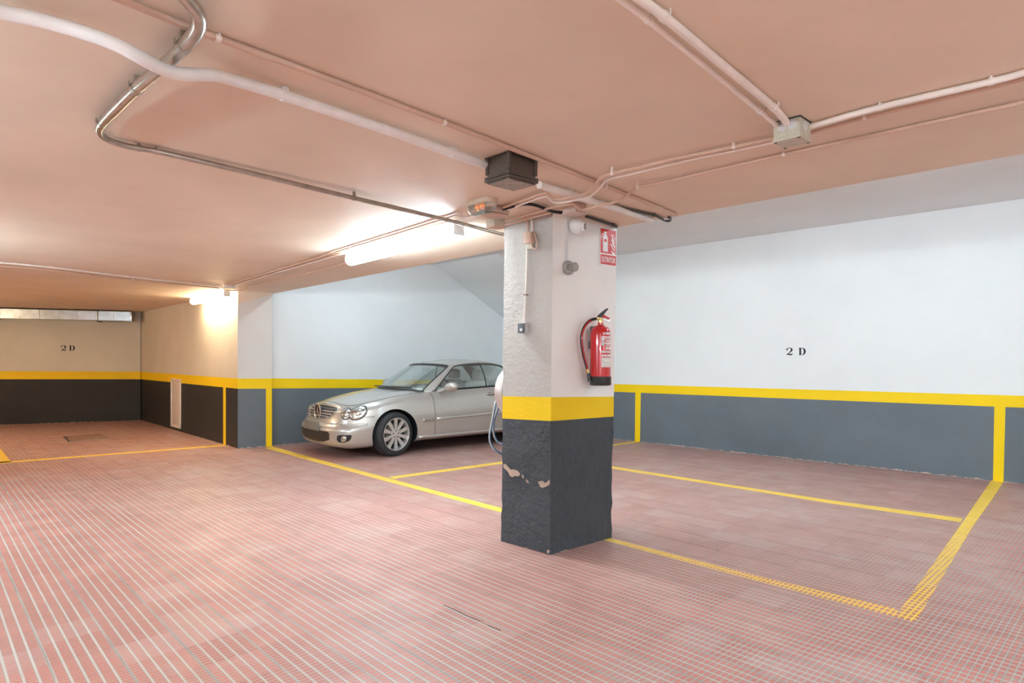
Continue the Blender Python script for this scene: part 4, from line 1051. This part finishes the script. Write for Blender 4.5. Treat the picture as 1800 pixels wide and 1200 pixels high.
# bumper details
io = [(-.44, .385), (.44, .385), (.49, .36), (.48, .27), (.34, .235), (.15, .222), (-.15, .222), (-.34, .235), (-.48, .27), (-.49, .36)]
bm = bmesh.new(); patch(bm, 'front', dense(io, 4), .003, 0, 5); ig = part('lower_intake', bm, 'trimdark', car, .9)
bm = bmesh.new()
for z_ in (.26, .285, .31, .335, .36): 
    P = [frame_proj('front', -.36+.72*i/14, z_)[0]+V((-.006, 0, 0)) for i in range(15)]; tube(bm, P, .0035, 6)
part('intake_mesh', bm, 'blackp', ig)['kind'] = 'stuff'
for s in (-1, 1):
    fo = [(-.115, .285), (-.10, .340), (-.05, .352), (.10, .352), (.095, .31), (.07, .272), (0, .245), (-.09, .25)]; kd = ('diag', math.radians(38), s)
    bm = bmesh.new(); patch(bm, kd, dense(fo, 3), .003, 0, 5); fs_ = part('fog_lamp_recess', bm, 'trimdark', car, .9)
    hh_ = frame_proj(kd, .0, .302)[0]; nn_ = V((-.85, s*.52, 0)).normalized()
    bm = bmesh.new(); lathe(bm, [(0, .02), (.02, .018), (.034, .010), (.040, 0), (.044, .004), (.046, -.012), (.03, -.02), (0, -.02)], 24, Matrix.Translation(hh_+nn_*.006) @ V((0, 0, 1)).rotation_difference(nn_).to_matrix().to_4x4())
    part('fog_lamp', bm, 'reflector', fs_, .9)
kd = ('diag', math.radians(30), -1)
bm = bmesh.new()   # protective bumper strip with sensors
strip(bm, 'front', [(-.68, .485), (-.52, .488), (-.40, .488), (-.29, .488)], .020, off=-.012)
part('bumper_strip', bm, 'paint', car, True)
bm = bmesh.new(); strip(bm, 'front', [(.29, .488), (.40, .488), (.52, .488), (.68, .485)], .020, off=-.012); part('bumper_strip', bm, 'paint', car, True)
for s in (-1, 1): bm = bmesh.new(); strip(bm, ('diag', math.radians(38), s), [(-.04, .486), (.06, .485), (.16, .484), (.26, .484)], .020, off=-.012); part('bumper_strip', bm, 'paint', car, True)
for y in (-.62, -.44, .44, .62):
    h_, n_2 = frame_proj('front', y, .488); bm = bmesh.new(); cyl(bm, h_+V((.0, 0, 0)), h_-V((.014, 0, 0)), .010, n=12); part('parking_sensor', bm, 'greyp', car, .6)
h_ = frame_proj('front', -.26, .44)[0]
bm = bmesh.new(); box(bm, (frame_proj('front', 0, .44)[0].x-.012, 0, .437), (.014, .52, .125), bev=.006); pl_ = part('license_plate', bm, 'plate', car, .6)
# sills, mouldings, handles
for kd, s in (('side', -1), ('rside', 1)):
    bm = bmesh.new(); strip(bm, kd, [(1.20, .245), (1.6, .243), (2.4, .245), (2.99, .252)], .026, off=-.004, n=10); part('sill', bm, 'paint', car, True)
    bm = bmesh.new(); strip(bm, kd, [(1.50, .492), (2.1, .507), (2.95, .528)], .030, off=-.016, n=10); part('side_moulding', bm, 'paint', car, True)
    bm = bmesh.new(); strip(bm, kd, [(1.27, .484), (1.36, .487), (1.45, .490)], .026, off=-.013, n=10); mk = part('side_marker', bm, 'reflector', car, True)
    c_, nn_ = frame_proj(kd, 2.55, .822); 
    bm = bmesh.new(); patch(bm, kd, ell(2.55, .820, .085, .034), .001, 0, 4); dh = part('door_handle', bm, 'greyp', car, .9)
    bm = bmesh.new(); P = [frame_proj(kd, 2.55+x, .826)[0]+nn_*o_ for x, o_ in ((-.10, .004), (-.08, .02), (0, .032), (.08, .02), (.10, .004))]; tube(bm, cr(P, 4), .012, 8); part('grip', bm, 'chrome', dh, True)
# ---- greenhouse
GB = [(1.14, 0, .915), (1.17, -.30, .912), (1.25, -.55, .900), (1.40, -.70, .880), (1.85, -.745, .895), (2.45, -.755, .915), (3.00, -.735, .935), (3.42, -.665, .950), (3.60, -.50, .962), (3.70, -.25, .968), (3.72, 0, .968)]
GT = [(1.80, 0, 1.318), (1.82, -.25, 1.313), (1.87, -.46, 1.302), (1.96, -.575, 1.285), (2.16, -.595, 1.322), (2.45, -.595, 1.338), (2.75, -.575, 1.325), (3.00, -.525, 1.275), (3.04, -.42, 1.290), (3.07, -.2, 1.305), (3.08, 0, 1.308)]
NG = 8
gb, gt = crv(GB, NG), crv(GT, NG); NT_ = 14
def gpt(i, t, off=0.0):
    a, b = gb[i], gt[i]; p = a.lerp(b, t)
    c = V((2.4, 0, p.z)); d = (p-c); d.z = 0; d.normalize()
    bul = .028*math.sin(PI*t) if 2.5*NG < i < 8*NG else .03*math.sin(PI*t)
    return p+d*(bul+off)
I1, I2, I3, I4 = int(2.75*NG), int(3.375*NG), int(5.125*NG), int(6.75*NG)
def is_glass(i, j):     # i column quad, j row quad
    t0_, t1_ = j/NT_, (j+1)/NT_
    if i < I1: return 1 <= j <= NT_-2
    if I2 <= i < I4: return 1 <= j <= NT_-2
    if i >= 8*NG: return 1 <= j <= NT_-2
    return False
bm = bmesh.new()
def gh_side(s, bm):
    G = []
    for j in range(NT_+1): G.append([bm.verts.new(((q := gpt(i, j/NT_)).x, q.y*-s if s > 0 else q.y, q.z)) for i in range(len(gb))])
    for j in range(NT_):
        for i in range(len(gb)-1):
            if is_glass(i, j): continue
            f = bm.faces.new([G[j][i], G[j][i+1], G[j+1][i+1], G[j+1][i]])
            near = any(is_glass(i+a, j+b) for a in (-1, 0, 1) for b in (-1, 0, 1) if 0 <= i+a < len(gb)-1 and 0 <= j+b < NT_)
            f.material_index = 1 if (near and ((j == 0) or (i < I1))) else 0
    K = 8; prev = G[-1]
    for k in range(1, K+1):
        row = []
        for i, v in enumerate(G[-1]):
            q = k/K; m_ = .058*math.sin(PI*min(1, max(0, (v.co.x-1.80)/1.28)))**.8
            e_ = 1-(1-q)**2.2
            row.append(bm.verts.new((v.co.x, v.co.y*(1-q), v.co.z+(m_+(1.315-v.co.z)*.6)*e_)))
        for i in range(len(gb)-1):
            bm.faces.new([prev[i], prev[i+1], row[i+1], row[i]])
        prev = row
for s in (-1, 1): gh_side(s, bm)
bmesh.ops.remove_doubles(bm, verts=bm.verts, dist=.0006)
bmesh.ops.recalc_face_normals(bm, faces=bm.faces)
ro = part('roof_and_pillars', bm, ['paint', 'trimdark'], car, .8)
sm_ = ro.modifiers.new('s', 'SOLIDIFY'); sm_.thickness = .02; sm_.offset = -1
def glass_patch(name, i0, i1, j0, j1, s):
    bm = bmesh.new(); G = []
    for j in range(j0, j1+1):
        G.append([bm.verts.new(((q := gpt(i, j/NT_, -.004)).x, q.y*(-1 if s > 0 else 1), q.z)) for i in range(i0, i1+1)])
    for j in range(len(G)-1):
        for i in range(len(G[0])-1): bm.faces.new([G[j][i], G[j][i+1], G[j+1][i+1], G[j+1][i]])
    return bm
bm = glass_patch('w', 0, I1, 1, NT_-1, -1); b2 = glass_patch('w', 0, I1, 1, NT_-1, 1)
tm = bpy.data.meshes.new('tmp'); b2.to_mesh(tm); bm.from_mesh(tm); bmesh.ops.remove_doubles(bm, verts=bm.verts, dist=.001); bmesh.ops.recalc_face_normals(bm, faces=bm.faces)
part('windscreen', bm, 'glass', car, True)
bm = glass_patch('w', 8*NG, 10*NG, 1, NT_-1, -1); b2 = glass_patch('w', 8*NG, 10*NG, 1, NT_-1, 1)
tm = bpy.data.meshes.new('tmp'); b2.to_mesh(tm); bm.from_mesh(tm); bmesh.ops.remove_doubles(bm, verts=bm.verts, dist=.001)
part('rear_window', bm, 'glass', car, True)
for s in (-1, 1):
    part('side_window', glass_patch('w', I2, I3, 1, NT_-1, s), 'glass', car, True)
    part('quarter_window', glass_patch('w', I3, I4, 1, NT_-1, s), 'glass', car, True)
    # dark frame round the side glass and divider
    bm = bmesh.new(); loop = [gpt(i, 1/NT_, .001) for i in range(I2, I4+1)]+[gpt(I4, j/NT_, .001) for j in range(1, NT_)]+[gpt(i, (NT_-1)/NT_, .001) for i in range(I4, I2-1, -1)]+[gpt(I2, j/NT_, .001) for j in range(NT_-1, 0, -1)]
    if s > 0: loop = [V((p.x, -p.y, p.z)) for p in loop]
    tube(bm, loop, .0085, 6, 0, False)
    dv = [gpt(I3, j/NT_, .001) for j in range(1, NT_)]
    if s > 0: dv = [V((p.x, -p.y, p.z)) for p in dv]
    tube(bm, dv, .009, 6); part('window_seal', bm, 'blackp', car, True)
bm = bmesh.new(); lp = [gpt(i, .5/NT_, .003) for i in range(0, I1+1)]+[gpt(I1, j/NT_, .003) for j in range(1, NT_+0)]+[gpt(i, (NT_-.7)/NT_, .003) for i in range(I1, -1, -1)]
tube(bm, lp, .008, 6, 0, False); tube(bm, [V((p.x, -p.y, p.z)) for p in lp], .008, 6, 0, False); part('windscreen_seal', bm, 'blackp', car, True)
# wipers
for (pp) in ([(1.17, .42), (1.20, .22), (1.215, .02), (1.21, -.12)], [(1.20, -.02), (1.23, -.22), (1.27, -.42), (1.30, -.50)]):
    bm = bmesh.new(); pts = [V((x-.015, y, .955)) for x, y in pp]; tube(bm, cr(pts, 5), .009, 8); part('wiper', bm, 'blackp', car, True)
# mirrors
for s in (-1, 1):
    bm = bmesh.new(); r = bmesh.ops.create_uvsphere(bm, u_segments=24, v_segments=14, radius=1)
    for v in r['verts']:
        x, y, z = v.co; x_ = (max(x, -1) if x < .3 else .3+(x-.3)*.15)
        v.co = V((1.70+x_*.09, s*(.960)+y*.135, .965+z*.076+.012*y*s))
    mr_ = part('side_mirror', bm, 'paint', car, .9)
    bm = bmesh.new(); tube(bm, cr([V((1.60, s*.74, .89)), V((1.64, s*.82, .915)), V((1.69, s*.92, .945))], 4), [.036]+[.030]*4+[.030]*4, 10); part('mirror_foot', bm, 'paint', mr_, True)
    bm = bmesh.new(); cyl(bm, (1.733, s*.96, .965), (1.737, s*.96, .965), .06, n=20); part('mirror_glass', bm, 'chrome', mr_)
# interior
bm = bmesh.new(); box(bm, (1.60, 0, .86), (.50, 1.30, .10), bev=.04); box(bm, (1.78, -.36, .90), (.20, .40, .08), bev=.03); part('dashboard', bm, 'leather', car, .8)
bm = bmesh.new(); tl_ = Matrix.Translation((2.02, -.36, .90)) @ Matrix.Rotation(math.radians(65), 4, 'Y')
pts = [tl_ @ V((.17*math.cos(t), .17*math.sin(t), 0)) for t in [2*PI*k/28 for k in range(29)]]; tube(bm, pts, .014, 8); part('steering_wheel', bm, 'blackp', car, True)
for s in (-1, 1):
    bm = bmesh.new(); box(bm, (2.62, s*.36, .72), (.16, .50, .62), rot=None, bev=.07, seg=4)
    st = part('seat', bm, 'leather', car, .9)
    bm = bmesh.new(); box(bm, (2.66, s*.36, 1.125), (.11, .27, .17), bev=.05, seg=4); box(bm, (2.66, s*.36+.06, 1.03), (.012, .012, .10)); part('headrest', bm, 'leather', st, .9)
bm = bmesh.new(); box(bm, (3.25, 0, .80), (.18, 1.15, .42), bev=.08, seg=3); part('rear_bench', bm, 'leather', car, .9)
bm = bmesh.new(); box(bm, (1.86, 0, 1.235), (.03, .22, .065), bev=.014, seg=3); cyl(bm, (1.87, 0, 1.25), (1.89, 0, 1.32), .010, n=8); part('rear_view_mirror', bm, 'leather', car, .9)
# wheels
for ax in AX:
    for s in (-1, 1):
        W_ = .205; yo_ = s*(.848-W_/2)
        mxw = Matrix.Translation((ax, yo_, TR)) @ Matrix.Rotation(math.radians(10 if ax < 1 else 0), 4, 'Z') @ Matrix.Rotation((PI/2) if s < 0 else -PI/2, 4, 'X')   # local z -> outward
        bm = bmesh.new()
        lathe(bm, [(.225, -W_/2), (.285, -W_/2), (.306, -W_*.44), (TR-.001, -W_*.30), (TR, -.055), (TR-.006, -.051), (TR, -.047), (TR, -.003), (TR-.006, 0), (TR, .003), (TR, .047), (TR-.006, .051), (TR, .055), (TR-.001, W_*.30), (.306, W_*.44), (.285, W_/2), (.262, W_/2+.003), (.240, W_/2), (.232, W_/2-.01)], 64, mxw)
        wh = part('wheel', bm, 'tyre', car, .7)
        bm = bmesh.new()
        lathe(bm, [(.232, W_/2-.012), (.234, W_/2+.002), (.226, W_/2+.003), (.219, W_/2-.012), (.212, W_/2-.05), (.205, -.03)], 48, mxw)
        for k in range(10):
            a = 2*PI*(k+.5)/10; rt = Matrix.Rotation(a, 4, 'Z')
            w0, w1 = .019, .031
            vs = [(.055, -w0, .075), (.055, w0, .075), (.14, .024, .087), (.216, w1, .088), (.216, -w1, .088), (.14, -.024, .087)]
            slab_on(bm, [mxw @ rt @ V(v) for v in vs], .024, (mxw.to_3x3() @ V((0, 0, -1))))
        lathe(bm, [(0, .080), (.040, .082), (.062, .078), (.072, .066), (.072, .05)], 30, mxw)
        part('rim', bm, 'rim', wh, .5)
        bm = bmesh.new(); lathe(bm, [(0, .02), (.205, .02), (.205, -.06), (0, -.06)], 36, mxw); part('inner_drum', bm, 'trimdark', wh, .6)
        bm = bmesh.new(); lathe(bm, [(.06, .03), (.145, .03), (.145, .022), (.06, .022)], 36, mxw); part('brake_disc', bm, 'greyp', wh, .6)
        for k in range(5):
            a = 2*PI*k/5+.3; c1_ = mxw @ V((.048*math.cos(a), .048*math.sin(a), .079)); c2_ = mxw @ V((.048*math.cos(a), .048*math.sin(a), .083)); bm = bmesh.new(); cyl(bm, c1_, c2_, .010, n=8); part('wheel_bolt', bm, 'darkmetal', wh)
